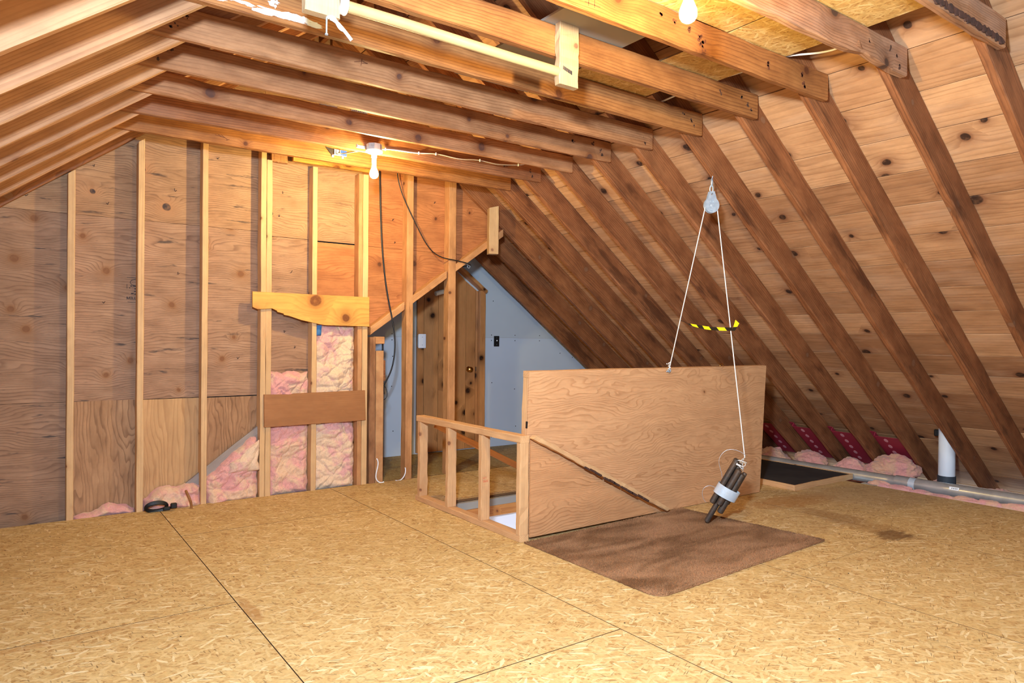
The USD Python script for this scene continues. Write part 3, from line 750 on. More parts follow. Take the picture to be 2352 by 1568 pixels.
# ------------------------------------------------------------------ insulation
def batt(x0, x1, z0, z1, y_back, y_front, nx, nz, seed, top=None, rag=0.012, bulge=0.02, left=None):
    """A stuffed fibreglass batt: a closed, lumpy cushion with torn edges."""
    U, Vv = np.meshgrid(np.linspace(0, 1, nx), np.linspace(0, 1, nz), indexing="ij")
    zt = z1 if top is None else np.interp(U, np.linspace(0, 1, len(top)), top)
    X = x0 + (x1 - x0) * U
    Z = z0 + (zt - z0) * Vv
    e = np.stack([X * 9, Z * 9, np.full_like(X, seed)], -1)
    X = X + rag * (meshkit.fbm(e * 2, 3, seed) - 0.5) * 2
    Z = Z + rag * (meshkit.fbm(e * 2 + 50, 3, seed + 1) - 0.5) * 2 * (0.3 + Vv)
    edge = np.minimum(np.minimum(U, 1 - U) * (x1 - x0), np.minimum(Vv, 1 - Vv) * (z1 - z0))
    prof = np.clip(edge / 0.045, 0, 1) ** 0.5
    big = meshkit.fbm(e * 0.9 + 7, 3, seed + 2)
    fine = meshkit.fbm(e * 6 + 20, 4, seed + 4)
    rs = np.random.default_rng(seed)
    nc = max(5, int((x1 - x0) * (z1 - z0) / 0.0075))
    cs = np.c_[rs.uniform(x0, x1, nc), rs.uniform(z0, z1, nc)]
    wx = X + 0.11 * (meshkit.fbm(e * 0.8 + 31, 3, seed + 5) - .5)
    wz = Z + 0.11 * (meshkit.fbm(e * 0.8 + 61, 3, seed + 6) - .5)
    dd_ = np.sqrt((wx[..., None] - cs[:, 0]) ** 2 + ((wz[..., None] - cs[:, 1]) * 1.5) ** 2)
    dd_.sort(-1)
    pil = np.clip((dd_[..., 1] - dd_[..., 0]) / 0.075, 0, 1) ** 0.5
    depth = (y_back - y_front) * prof * (0.70 + 0.30 * big) + bulge * prof * (2.0 * (big - 0.5) + 0.75 * (pil - 0.6)) + 0.014 * (fine - 0.5) * prof
    Yf = y_back - depth
    n = nx * nz
    v = np.vstack([np.c_[X.ravel(), Yf.ravel(), Z.ravel()], np.c_[X.ravel(), np.full(n, y_back), Z.ravel()]])
    idx = np.arange(n).reshape(nx, nz)
    a, b, c, d = idx[:-1, :-1].ravel(), idx[1:, :-1].ravel(), idx[1:, 1:].ravel(), idx[:-1, 1:].ravel()
    F = [np.c_[a, b, c], np.c_[a, c, d], np.c_[a, c, b] + n, np.c_[a, d, c] + n]
    ring = np.r_[idx[:, 0], idx[-1, 1:], idx[-2::-1, -1], idx[0, -2:0:-1]]
    r2 = np.roll(ring, -1)
    F += [np.c_[ring, ring + n, r2 + n], np.c_[ring, r2 + n, r2]]
    m = trimesh.Trimesh(v, np.vstack(F), process=False)
    m.fix_normals()
    return m
GI = "pink batts stuffed between the studs"
def ins(mesh, mat, label, name="insulation_batt", group=GI):
    return put(name, mesh, M[mat], smooth=70, label=label, cat="insulation", group=group)
ins(batt(1.582, 1.882, -0.02, 0.93, 5.366, 5.303, 70, 180, 31, top=[.93, .925, .905, .92, .93, .905, .925], bulge=.03), "pink", "pink insulation batt left of the middle stud, torn top above the brown board")
ins(batt(1.926, 2.258, -0.02, 1.285, 5.366, 5.303, 70, 220, 41, bulge=.03), "pink_cream", "tall cream-pink insulation batt between studs, from floor up to the yellow board")
ins(batt(1.134, 1.494, -0.02, 0.49, 5.345, 5.270, 80, 100, 52, top=[.17, .21, .26, .31, .35, .40, .44, .45], bulge=.035), "pink", "pink insulation wedge under the slanting grey board")
ins(batt(1.28, 1.49, 0.20, 0.42, 5.283, 5.245, 30, 30, 63, top=[.27, .30, .38, .42], bulge=.03), "pink_cream", "dirty cream wad of insulation stuffed on top of the pink wedge")
ins(batt(0.335, 0.685, -0.03, 0.035, 5.36, 5.27, 60, 14, 74, top=[.01, .02, .025, .05, .07, .05, .045, .02], bulge=.02), "pink", "thin strip of pink insulation at the foot of the second bay")
ins(batt(0.735, 1.10, -0.03, 0.145, 5.355, 5.225, 60, 34, 85, top=[.05, .11, .145, .15, .135, .14, .15, .13], bulge=.035), "pink", "rolled pink insulation bundle on the floor with a black strap coil")
ins(batt(2.488, 2.515, 0.02, 0.86, 5.365, 5.33, 8, 60, 96, rag=.014, bulge=.02), "pink_cream", "ragged insulation edge sticking out at the opening")
# slanting grey board behind the wedge
lumber("slanting_board", (0.95, 5.352, 0.055), (1.56, 5.352, 0.512), 0.022, 0.085, (-0.6, 0, 0.8), M["grey_board"], seed=36, label="slanting grey weathered board behind the pink wedge", cat="board")
# blue scrap of wrapper at the top of the tall batt
put("wrapper_scrap", batt(1.928, 1.965, 1.20, 1.285, 5.30, 5.275, 8, 12, 5, bulge=.01), M["jean_blue"], smooth=60, label="scrap of blue wrapper at the top of the tall batt", cat="wrapper scrap")
# coil of black strap and an orange strip on the bundle
coil = [tube([(0.80 + (0.055 + 0.004 * q) * math.cos(t), 5.205 - 0.012 * math.sin(t) + 0.002 * q, 0.035 + (0.020 + 0.005 * q) * math.sin(t)) for t in np.linspace(0, 2 * math.pi, 28, endpoint=False)], 0.0042, 6, True) for q in range(5)]
put("strap_coil", cat(*coil), M["black_plastic"], smooth=60, label="black strap coil lying in front of the insulation bundle", cat="strap")
put("clip", cat(bx(0.885, 0.925, 5.19, 5.215, 0.012, 0.05, 0.006), bx(0.84, 0.885, 5.195, 5.21, 0.005, 0.03, 0.005)), M["black_plastic"], label="small dark buckle lying beside the black strap coil", cat="buckle")
put("orange_strap", cat(tube(spline([(0.985, 5.222, 0.12), (0.995, 5.195, 0.09), (1.01, 5.188, 0.045), (1.015, 5.195, 0.0)], 14), 0.009, 6)), M["tie_orange"], smooth=60, label="narrow orange strip hanging over the insulation bundle", cat="strap")

# ------------------------------------------------------------------ floor
floor = xf("floor", label="strand board subfloor of the loft", cat="floor", kind="structure")
HX0, HX1, HY0, HY1 = 2.49, 4.70, 3.33, 4.40
hole = sbox(HX0, HY0, HX1, HY1)
FT = 0.018
def panel(x0, x1, y0, y1, mat="osb_floor", z=0.0, clip=None, gy=1.15):
    g_ = 0.0022
    pg = sbox(x0 + g_, y0 + g_ * gy, x1 - g_, y1 - g_ * gy).difference(hole)
    if clip is not None: pg = pg.intersection(clip)
    if pg.is_empty: return
    for q in getattr(pg, "geoms", [pg]):
        if q.area < 1e-3: continue
        c = q.centroid
        m = slab_up(affinity.translate(q, -c.x, -c.y), FT)
        put("osb_panel", m, M[mat], floor, frame((c.x, c.y, z - FT), (1, 0, 0), (0, 1, 0), (0, 0, 1)))
fx = [-2.837, -1.617, -0.397, 0.8234, 2.0434, 3.2634, 4.4834, FLOOR_X1]
yj = [[3.25, 0.81], [4.5058, 2.066, -0.37], [3.25, 0.81], [4.5058, 2.066, -0.37], [3.272, 0.83], [4.5058, 2.066, -0.37], [3.20, 0.9]]
for i in range(7):
    js = [5.295] + yj[i] + [YA]
    for b, a in zip(js[:-1], js[1:]):
        panel(fx[i], fx[i + 1], a, b, gy=1.15 if i < 4 else 0.4)
for x0, x1 in ((2.44, 3.66), (3.66, 4.88), (4.88, 6.3)):
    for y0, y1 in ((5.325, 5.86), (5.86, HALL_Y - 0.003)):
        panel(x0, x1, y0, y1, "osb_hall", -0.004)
put("subfloor", slab_up(sbox(-3.0, YA, FLOOR_X1 - 0.03, HALL_Y).difference(hole.buffer(0.0)), 0.02), M["void"], floor, frame((0, 0, -0.04), (1, 0, 0), (0, 1, 0), (0, 0, 1)))
put("threshold", bx(2.45, 5.2, 5.297, 5.323, -0.03, -0.012), M["stud_aged"], floor)
# nails / small chips on the floor
nl = []
for (x, y) in [(2.10, 2.10), (2.30, 2.09), (1.55, 2.03), (1.0, 2.10), (1.3, 1.97), (0.9, 3.6), (1.9, 3.7), (0.55, 3.0), (5.3, 2.6), (5.31, 2.55), (1.1, 4.0), (2.2, 3.2), (0.3, 4.1), (0.6, 2.4), (3.5, 1.9), (2.7, 1.5), (4.9, 2.0)]:
    nl.append(cyl((x, y, -0.001), (x, y, 0.0012), 0.0035, 8))
put("nail_head", cat(*nl), M["black_plastic"], floor, kind="stuff")

# stairwell below the hatch
well = xf("wall_stairwell", label="white painted stairwell walls seen down through the floor hatch", cat="wall", kind="structure")
DW = -2.45
put("plaster", bx(HX0 - 0.02, HX1 + 0.02, HY1 + 0.022, HY1 + 0.034, DW, -0.14), M["white_paint"], well)
put("plaster", bx(HX0 - 0.02, HX1 + 0.02, HY0 - 0.034, HY0 - 0.022, DW, -0.14), M["white_paint"], well)
put("plaster", bx(HX0 - 0.034, HX0 - 0.022, HY0 - 0.03, HY1 + 0.03, DW, -0.14), M["white_paint"], well)
put("plaster", bx(HX1 + 0.022, HX1 + 0.034, HY0 - 0.03, HY1 + 0.03, DW, -0.14), M["white_paint"], well)
put("header", bx(HX0, HX1, HY1 - 0.03, HY1 - 0.001, -0.155, -0.075, 0.002), M["rail_orange"], well, label="orange header timber")
put("edge_lining", bx(HX0, HX1, HY1 - 0.036, HY1 - 0.001, -0.074, -0.02, 0.001), M["drywall_grey"], well)
put("header", bx(HX0, HX1, HY0 + 0.001, HY0 + 0.03, -0.155, -0.02, 0.002), M["rail_orange"], well)
put("header", bx(HX1 - 0.03, HX1 - 0.001, HY0 + 0.03, HY1 - 0.04, -0.155, -0.02, 0.002), M["rail_orange"], well)
put("header", bx(HX0 + 0.001, HX0 + 0.03, HY0 + 0.03, HY1 - 0.04, -0.155, -0.02, 0.002), M["rail_orange"], well)
put("stair_tread", bx(HX0 - 0.02, HX1 + 0.02, HY0 - 0.02, HY1 + 0.02, DW - 0.02, DW), M["white_paint"], well)

lamp = UsdLux.SphereLight.Define(stage, "/World/landing_lamp_light")
lamp.CreateRadiusAttr(0.10); lamp.CreateIntensityAttr(60.0); lamp.CreateColorAttr(Gf.Vec3f(0.95, 0.96, 1.0))
UsdGeom.Xformable(lamp).AddTranslateOp().Set(Gf.Vec3d(3.9, 3.85, -1.7))

# ------------------------------------------------------------------ guard rail, hatch, ramped side
RW = M["rail_wood"]
rail = xf("guard_rail", (2.447, 3.92, 0), "unpainted timber guard rail frame at the end of the hatch opening", "guard rail")
X0 = 2.414 - 2.447
put("sole_plate", stick(1.29, 0.066, 0.040, seed=51), RW, rail, frame((0, -0.643, 0.020), (0, 1, 0), (-1, 0, 0), (0, 0, 1)))
put("top_rail", stick(1.285, 0.066, 0.042, seed=52), RW, rail, frame((0, -0.643, 0.600), (0, 1, 0), (-1, 0, 0), (0, 0, 1)))
for i, y in enumerate((3.296, 3.705, 4.118, 4.522)):
    p = put("post", stick(0.538, 0.038, 0.065, ch=0.003, seed=53 + i), RW, rail, frame((0, y - 3.92, 0.0405), (0, 0, 1), (0, 1, 0), (-1, 0, 0)))
    if i == 1:
        rs = cat(flat_text("H T", 0.012), trimesh.Trimesh(flat_text("E&AI", 0.012).vertices + [0, 0, -0.02], flat_text("E&AI", 0.012).faces, process=False))
        put("ink_stamp", rs, M["ink_red"], rail, frame((-0.022, y - 3.92 - 0.0191, 0.30), (1, 0, 0), (0, 1, 0), (0, 0, 1)), label="faint red ink stamp on the post")

tri = xf("hatch_side", (3.0, 3.271, 0), "triangular plywood side of the hatch opening with a sloping timber edge", "plywood side")
tp = Polygon([(2.484, 0.022), (2.484, 0.595), (2.52, 0.575), (3.56, 0.030), (3.56, 0.022)])
put("panel", slab(affinity.translate(tp, -3.0, 0), 0.012), M["ply_tri"], tri, frame((0, -0.004, 0), (1, 0, 0), (0, 1, 0), (0, 0, 1)))
a0, a1 = np.array([2.482, 0, 0.612]), np.array([3.63, 0, 0.034])
ad = unit(a1 - a0); an = np.array([-ad[2], 0, ad[0]])
lumber("sloping_edge", a0 - [3.0, 0.026, 0] + an * 0.005, a1 - [3.0, 0.026, 0] + an * 0.005, 0.042, 0.030, an, M["rail_wood"], tri, seg=30, jit=0.002, seed=60, cut0=0.5, cut1=0.5, ch=0.004)
bk2 = random.Random(9); bm = []
for i in range(11):
    u = 0.36 + 0.045 * i + bk2.uniform(-.01, .01)
    c = a0 + (a1 - a0) * u
    m = bx(-0.03, 0.03, -0.004, 0.010, -0.008, 0.006, 0.003)
    m.apply_transform(trimesh.transformations.rotation_matrix(math.atan2(0.596, 1.148), [0, 1, 0])); m.apply_translation(c - [3.0, 0, 0] + [0, -0.045, -0.010 + bk2.uniform(-.004, .004)])
    bm.append(m)
put("bark_strip", cat(*bm), M["bark"], tri, label="dark bark left on the sloping edge")
lumber("guard_brace", (2.50, 4.425, 0.560), (3.56, 4.425, 0.025), 0.030, 0.045, (0.45, 0, 0.9), M["rail_orange"], seed=61, label="orange sloping rail on the far side of the hatch opening", cat="timber")

hatch = xf("hatch_door", (3.62, 3.335, 0), "large plywood hatch cover standing open on edge behind the carpet", "hatch")
th = math.atan2(0.047, 0.99)
ex_, ez_ = np.array([1.0, 0, 0]), np.array([0, -math.sin(th), math.cos(th)]); ey_ = np.cross(ez_, ex_)
ho = np.array([2.472 - 3.62, 3.316 - 3.335, 0.003])
put("plywood_face", bx(0, 2.31, 0, 0.012, 0, 0.995, 0.001), M["ply_hatch"], hatch, frame(ho, ex_, ey_, ez_))
for (x0, x1, z0, z1) in ((0, 2.31, 0.957, 0.995), (0, 2.31, 0, 0.038), (0, 0.038, 0.039, 0.956), (2.272, 2.31, 0.039, 0.956), (1.13, 1.168, 0.039, 0.956)):
    L = max(x1 - x0, z1 - z0)
    if x1 - x0 > z1 - z0:
        put("frame_timber", stick(L, 0.050, 0.038, seed=70), RW, hatch, frame(ho + ex_ * x0 + ey_ * 0.038 + ez_ * (z0 + .019), ex_, ey_, ez_))
    else:
        put("frame_timber", stick(L, 0.050, 0.038, seed=71), RW, hatch, frame(ho + ex_ * (x0 + .019) + ey_ * 0.038 + ez_ * z0, ez_, ey_, -ex_))
tw = ho + ex_ * 1.203 + ez_ * 0.985
put("eye_bolt", cat(tube([tw + [0.013 * math.cos(a) - 0.012, -0.010, 0.013 * math.sin(a) - 0.006] for a in np.linspace(0, 6.283, 20, endpoint=False)], 0.003, 8, True), cyl(tw + [-0.035, -0.008, -0.012], tw + [-0.005, -0.002, -0.012], 0.005, 10)), M["galv"], hatch, smooth=50, label="galvanised eye bolt holding the rope")
put("handle", tube(spline([tw + [0.60 + 0.02 * math.cos(a), 0.03, 0.012 + 0.018 * math.sin(a)] for a in np.linspace(-0.3, 3.4, 9)], 20), 0.003, 8), M["brass"], hatch, smooth=50, label="small brass ring on the top edge")
put("hinge_mark", bx(0.0, 0.004, -0.004, 0.010, 0.66, 0.70), M["black_plastic"], hatch, frame(ho + np.array([-0.0045, 0.004, 0]), ex_, ey_, ez_))

# ------------------------------------------------------------------ pulley, rope, counterweight, tape
px, py = 3.634, 2.897
pul = xf("pulley", (px, py, 2.10), "galvanised pulley block hanging on two chain links from a rafter", "pulley")
def link(c, h, w, rot, r=0.0042):
    t = np.linspace(0, 2 * math.pi, 22, endpoint=False)
    p = np.c_[np.cos(t) * w, np.zeros_like(t), np.sin(t) * h]
    R = trimesh.transformations.rotation_matrix(rot, [0, 0, 1])[:3, :3]
    return tube(p @ R.T + c, r, 8, True)
put("chain_link", link(np.array([0.004, 0.0, 0.098]), 0.026, 0.011, 0.4), M["galv"], pul, smooth=50)
put("chain_link", link(np.array([0.0, 0.0, 0.055]), 0.026, 0.010, 1.9), M["galv"], pul, smooth=50)
put("screw_eye", cyl((0.006, 0, 0.118), (0.012, 0, 0.146), 0.0035, 10), M["galv"], pul, smooth=50)
a = np.linspace(0, 2 * math.pi, 40, endpoint=False)
disc = Polygon([(0.048 * math.cos(t), -0.048 + 0.050 * math.sin(t)) for t in a]).union(Polygon([(-0.036, -0.03), (-0.017, 0.040), (0.017, 0.040), (0.036, -0.03)])).difference(Polygon([(0.007 * math.cos(t), 0.022 + 0.010 * math.sin(t)) for t in a]))
yawp = math.radians(-30)
RZ = trimesh.transformations.rotation_matrix(yawp, [0, 0, 1])
for y in (-0.0135, 0.0105):
    m = slab(disc, 0.003); m.apply_translation((0, y, 0)); m.apply_transform(RZ)
    put("cheek_plate", m, M["zinc"], pul)
w = lathe([(0.0, -0.009), (0.040, -0.009), (0.034, -0.002), (0.034, 0.002), (0.040, 0.009), (0.0, 0.009)], 32); w.apply_transform(trimesh.transformations.rotation_matrix(math.pi / 2, [1, 0, 0])); w.apply_translation((0, 0, -0.048)); w.apply_transform(RZ)
put("wheel", w, M["galv"], pul, smooth=40)
ax_ = cyl((0, -0.018, -0.048), (0, 0.018, -0.048), 0.008, 14); ax_.apply_transform(RZ)
put("axle", ax_, M["zinc"], pul, smooth=40)
for b_ in ((-0.012, 0.012, -0.024, -0.021), (-0.012, 0.012, -0.031, -0.028), (-0.012, -0.009, -0.0278, -0.0242), (0.009, 0.012, -0.0278, -0.0242), (-0.008, 0.008, -0.078, -0.074)):
    em = bx(b_[0], b_[1], -0.0150, -0.0132, b_[2], b_[3]); em.apply_transform(RZ)
    put("embossing", em, M["galv"], pul)
pdir = np.array([math.cos(yawp), math.sin(yawp), 0])
pc = np.array([px, py, 2.052])
tL, tR = pc - pdir * 0.037, pc + pdir * 0.037
wt = np.array([3.765, 2.722, 0.452])             # top of the counterweight
hk = np.array([3.62, 3.335, 0]) + tw + [-0.012, -0.010, 0.008]
over = [pc + pdir * 0.037 * math.cos(t) + np.array([0, 0, 0.037 * math.sin(t)]) for t in np.linspace(math.pi, 0, 13)]
rope_pts = [hk] + [hk + (tL - hk) * u for u in np.linspace(0.1, 0.95, 12)] + over + [tR + (wt - tR) * u for u in np.linspace(0.05, 1, 14)]
rope = put("rope", tube(rope_pts, 0.0036, 8), M["rope"], smooth=60, label="thin white rope running from the hatch over the pulley to the weight", cat="rope")
kn = tube([hk + [0.008 * math.cos(t) * (1 - t / 40), 0.008 * math.sin(t), 0.003 * t - 0.01] for t in np.linspace(0, 18, 50)], 0.0032, 7)
put("knot", kn, M["rope"], rope, smooth=60)
put("rope_end", tube([hk + np.array([-0.04, -0.01, 0.032]), hk + np.array([-0.02, -0.005, 0.030]), hk + np.array([0.006, 0, 0.028])], 0.003, 7), M["rope"], rope, smooth=60)

wbase = np.array([3.627, 2.902, 0.022])
wdir = unit(wt - wbase)
cwt = xf("counterweight", tuple(wbase), "bundle of old iron sash weights taped together, leaning on the carpet", "counterweight")
side = unit(np.cross(wdir, [0.6, 0.8, 0])); oth = np.cross(wdir, side)
LW = np.linalg.norm(wt - wbase)
def bar(u0, u1, s, o, rad, name):
    p0 = wdir * (u0 * LW) + side * s + oth * o
    p1 = wdir * (u1 * LW) + side * s + oth * o
    pts = [p0, p0 + wdir * 0.006, p0 + (p1 - p0) * 0.5, p1 - wdir * 0.006, p1]
    put(name, tube(pts, [rad * 0.7, rad, rad * 1.02, rad, rad * 0.6], 14), M["iron"], cwt, smooth=45)
bar(0.00, 0.90, 0.0, -0.014, 0.017, "iron_bar")
bar(0.27, 0.94, 0.036, 0.0, 0.019, "iron_bar")
bar(0.20, 0.80, -0.037, 0.004, 0.020, "iron_bar")
bar(0.30, 0.84, 0.002, 0.028, 0.020, "iron_bar")
bar(0.34, 0.82, -0.058, -0.020, 0.015, "iron_bar")
def ringtape(u0, u1, name, mat):
    t = np.linspace(0, 2 * math.pi, 30, endpoint=False)
    R_ = []
    us = (u0, u0 + .004, (u0 + u1) / 2, u1 - .004, u1)
    pts = np.array([[wdir * (u * LW) + side * (0.075 * math.cos(q) - 0.009) + oth * (0.056 * math.sin(q) + 0.006) for q in t] for u in us])
    n = len(t); F = []
    for i in range(len(us) - 1):
        for k in range(n):
            k2 = (k + 1) % n
            F += [(i * n + k, i * n + k2, (i + 1) * n + k2), (i * n + k, (i + 1) * n + k2, (i + 1) * n + k)]
    put(name, trimesh.Trimesh(pts.reshape(-1, 3), np.array(F), process=False), mat, cwt, smooth=50, label="silver tape band")
ringtape(0.42, 0.56, "tape_band", M["duct_tape"])
wr = []
for i in range(4):
    u = 0.86 + 0.022 * i
    wr.append(tube([wdir * ((u + 0.03 * math.sin(q + 1.9 * i)) * LW) + side * (0.036 * math.cos(q) + 0.008) + oth * (0.028 * math.sin(q) - 0.004) for q in np.linspace(0, 6.283, 20, endpoint=False)], 0.0028, 6, True))
T = lambda u, s, o: wdir * (u * LW) + side * s + oth * o
wr.append(tube(spline([T(1.0, 0, 0), T(0.93, 0.0, -0.03), T(0.7, 0.01, -0.036), T(0.5, 0.012, -0.04)], 20), 0.0026, 6))
wr.append(tube(spline([T(0.97, 0, 0), T(0.9, -0.02, -0.035), T(0.82, -0.045, -0.03)], 14), 0.0026, 6))
put("rope_lashing", cat(*wr), M["rope"], cwt, smooth=60, label="white rope lashing at the top")
lp = [T(1.03, 0, 0), T(1.04, 0.05, 0), T(0.98, 0.115, -0.01), T(0.82, 0.13, -0.01), T(0.70, 0.085, -0.01), T(0.62, 0.055, -0.01)]
lp2 = [T(0.42, 0.045, 0), T(0.46, 0.10, 0), T(0.40, 0.125, 0), T(0.31, 0.115, 0), T(0.24, 0.07, 0)]
put("wire_loop", cat(tube(spline(lp, 40), 0.0016, 6), tube(spline(lp2, 30), 0.0014, 6)), M["steel_wire"], cwt, smooth=60, label="loose loops of thin wire")

# hazard tape hung between the rope and a rafter
tpv = xf("hazard_tape", (3.70, 2.93, 1.27), "strip of yellow and black hazard tape tied near the hanging rope", "tape")
def tape_pt(u, v_):
    base = np.array([3.70, 3.135, 1.298]) * (1 - u) + np.array([3.705, 2.775, 1.262]) * u
    base = base + np.array([0.004 * math.sin(9 * u), 0, -0.012 * math.sin(math.pi * u)])
    return base + np.array([0, 0, (0.021 * min(1, 0.45 + u * 2)) * (v_ - 0.5)]) - np.array([3.70, 2.93, 1.27])
def ribbon(u0, u1, skew, mat):
    V, F = [], []
    for i, q in enumerate(np.linspace(0, 1, 5)):
        for v_ in (0, 1):
            u = u0 + (u1 - u0) * q + skew * (0.5 - v_)
            V.append(tape_pt(min(max(u, 0), 1), v_)); V.append(tape_pt(min(max(u, 0), 1), v_) + np.array([0.0008, 0.0003, 0]))
    V = np.array(V)
    for i in range(4):
        o = i * 4
        F += [(o, o + 4, o + 6), (o, o + 6, o + 2), (o + 1, o + 7, o + 5), (o + 1, o + 3, o + 7), (o, o + 1, o + 5), (o, o + 5, o + 4), (o + 2, o + 6, o + 7), (o + 2, o + 7, o + 3)]
    F += [(0, 2, 3), (0, 3, 1), (16, 17, 19), (16, 19, 18)]
    put("stripe", trimesh.Trimesh(V, np.array(F), process=False), mat, tpv)
e = [0.0, 0.08, 0.22, 0.36, 0.52, 0.68, 0.84, 1.0]
for i in range(7):
    ribbon(e[i], e[i + 1] - 0.0, 0.055, M["tape_black"] if i % 2 == 0 else M["tape_yellow"])
kk = tape_pt(1, .5)
put("stripe", trimesh.convex.convex_hull(np.array([kk + [0, 0, 0.012], kk + [0.001, 0, 0.012], kk + [0, -0.016, 0.058], kk + [0.001, -0.016, 0.058], kk + [0, -0.045, 0.035], kk + [0.001, -0.045, 0.035], kk + [0, -0.030, 0.014], kk + [0.001, -0.030, 0.014]])), M["tape_yellow"], tpv)
put("stripe", trimesh.convex.convex_hull(np.array([kk + [0, 0, 0.012], kk + [0.001, 0, 0.012], kk + [0, -0.030, 0.014], kk + [0.001, -0.030, 0.014], kk + [0, -0.012, -0.012], kk + [0.001, -0.012, -0.012], kk + [0, 0.01, -0.012], kk + [0.001, 0.01, -0.012]])), M["tape_black"], tpv)
put("tie_string", tube(spline([tape_pt(0, .5), tape_pt(0, .5) + [0.01, 0.03, 0.012], np.array([0.03, 0.30, 0.055])], 12), 0.0016, 6), M["tape_black"], tpv)

# ------------------------------------------------------------------ carpet remnant
def rug():
    c = np.array([(2.428, 3.245), (3.815, 3.295), (3.935, 2.285), (2.425, 2.205)])     # corners: back-left, back-right, front-right, front-left
    nu, nv = 150, 110
    U, V = np.meshgrid(np.linspace(0, 1, nu), np.linspace(0, 1, nv), indexing="ij")
    P_ = (c[0] * (1 - U[..., None]) + c[1] * U[..., None]) * (1 - V[..., None]) + (c[3] * (1 - U[..., None]) + c[2] * U[..., None]) * V[..., None]
    # round the near-left corner
    du, dv = U * 1.5, (1 - V) * 1.0
    r0 = 0.075
    q = np.stack([r0 - du, r0 - dv], -1)
    inside = (q > 0).all(-1)
    ln = np.linalg.norm(q, axis=-1)
    over_ = inside & (ln > r0)
    k = np.where(over_, (ln - r0), 0)
    P_ = P_ + np.stack([q[..., 0] / np.maximum(ln, 1e-6) * k, q[..., 1] / np.maximum(ln, 1e-6) * k], -1)
    e_ = np.stack([P_[..., 0] * 60, P_[..., 1] * 60, np.zeros_like(U)], -1)
    edge = np.minimum(np.minimum(U, 1 - U) * 1.5, np.minimum(V, 1 - V))
    jit = (meshkit.fbm(e_ * 2, 3, 4) - 0.5) * 0.010 * (edge < 0.006)
    P_[..., 0] += jit; P_[..., 1] += jit * np.sign(V - 0.5)
    h = 0.009 + 0.005 * (meshkit.fbm(e_ * 1.8, 3, 9) - 0.5) + 0.004 * (meshkit.fbm(e_ * 0.07, 3, 10) - .5)
    h *= np.clip(0.55 + edge / 0.008, 0.55, 1)
    n = nu * nv
    v = np.vstack([np.c_[P_.reshape(-1, 2), h.ravel()], np.c_[P_.reshape(-1, 2), np.full(n, 0.0006)]])
    idx = np.arange(n).reshape(nu, nv)
    a_, b_, c_, d_ = idx[:-1, :-1].ravel(), idx[1:, :-1].ravel(), idx[1:, 1:].ravel(), idx[:-1, 1:].ravel()
    F = [np.c_[a_, c_, b_], np.c_[a_, d_, c_], np.c_[a_, b_, c_] + n, np.c_[a_, c_, d_] + n]
    ring = np.r_[idx[:, 0], idx[-1, 1:], idx[-2::-1, -1], idx[0, -2:0:-1]]
    r2 = np.roll(ring, -1)
    F += [np.c_[ring, r2, r2 + n], np.c_[ring, r2 + n, ring + n]]
    m = trimesh.Trimesh(v, np.vstack(F), process=False)
    if m.volume < 0: m.invert()
    return m, P_, h
g = G()
obj = g("texture_coordinate")
c1 = g("noise_texture", vector=g.sc(obj, 2.2, 5.5, 1), scale=1.0, detail=4.0, roughness=0.55, distortion=0.5)
c2 = g("noise_texture", vector=obj, scale=130.0, detail=2.0)
col = g.mixc(g.mr(c1, 0.34, 0.66), srgb(118, 80, 50), srgb(164, 120, 84))
tt = g.mr(c2, 0.25, 0.75, 0.72, 1.22, False)
col = g.mixc(1.0, col, g("combine_color", r=tt, g=tt, b=tt), "multiply")
M["carpet"] = g.done("carpet", g("principled_bsdf", base_color=col, roughness=1.0, specular_ior_level=0.05, sheen_weight=0.3, sheen_roughness=0.4, sheen_tint=srgb(220, 170, 140)))
rm, RP, RH = rug()
carpet = xf("carpet_remnant", (0, 0, 0), "brown plush carpet remnant lying in front of the open hatch", "carpet")
put("backing", rm, M["carpet"], carpet, smooth=True)
# tufts
nt = 42000
ui, vi = rng.random(nt), rng.random(nt)
eb = rng.random(nt) < 0.12
vi = np.where(eb & (rng.random(nt) < .5), 1 - rng.random(nt) * 0.006, vi)
ui = np.where(eb & (vi < 0.99) , (rng.random(nt) < .5) * 1.0, ui); ui = np.clip(ui, 0, 1)
iu = np.clip((ui * 149), 0, 148.999); iv = np.clip(vi * 109, 0, 108.999)
i0, j0 = iu.astype(int), iv.astype(int); fu, fv = (iu - i0)[:, None], (iv - j0)[:, None]
base = (RP[i0, j0] * (1 - fu) + RP[i0 + 1, j0] * fu) * (1 - fv) + (RP[i0, j0 + 1] * (1 - fu) + RP[i0 + 1, j0 + 1] * fu) * fv
hb_ = RH[i0, j0]
dirs = rng.normal(0, 0.0035, (nt, 2))
lean = np.stack([meshkit.fbm(np.c_[base * 2.2, np.zeros(nt)], 2, 77) - .5, meshkit.fbm(np.c_[base * 2.2, np.ones(nt)], 2, 78) - .5], -1) * 0.010
p0 = np.c_[base, hb_ * 0.6]
p1 = np.c_[base + (dirs + lean) * 0.5, hb_ + 0.0035]
p2 = np.c_[base + (dirs + lean), hb_ + 0.0065]
pts = np.stack([p0, p1, p2], 1).reshape(-1, 3)
cv = UsdGeom.BasisCurves.Define(stage, path_for(carpet, "pile"))
cv.CreateTypeAttr("linear"); cv.CreateCurveVertexCountsAttr(Vt.IntArray.FromNumpy(np.full(nt, 3, np.int32)))
cv.CreatePointsAttr(Vt.Vec3fArray.FromNumpy(pts.astype(np.float32)))
cv.CreateWidthsAttr(Vt.FloatArray.FromNumpy(np.tile(np.array([0.0028, 0.0026, 0.0012], np.float32), nt))); cv.SetWidthsInterpolation("vertex")
UsdShade.MaterialBindingAPI.Apply(cv.GetPrim()).Bind(M["carpet"])
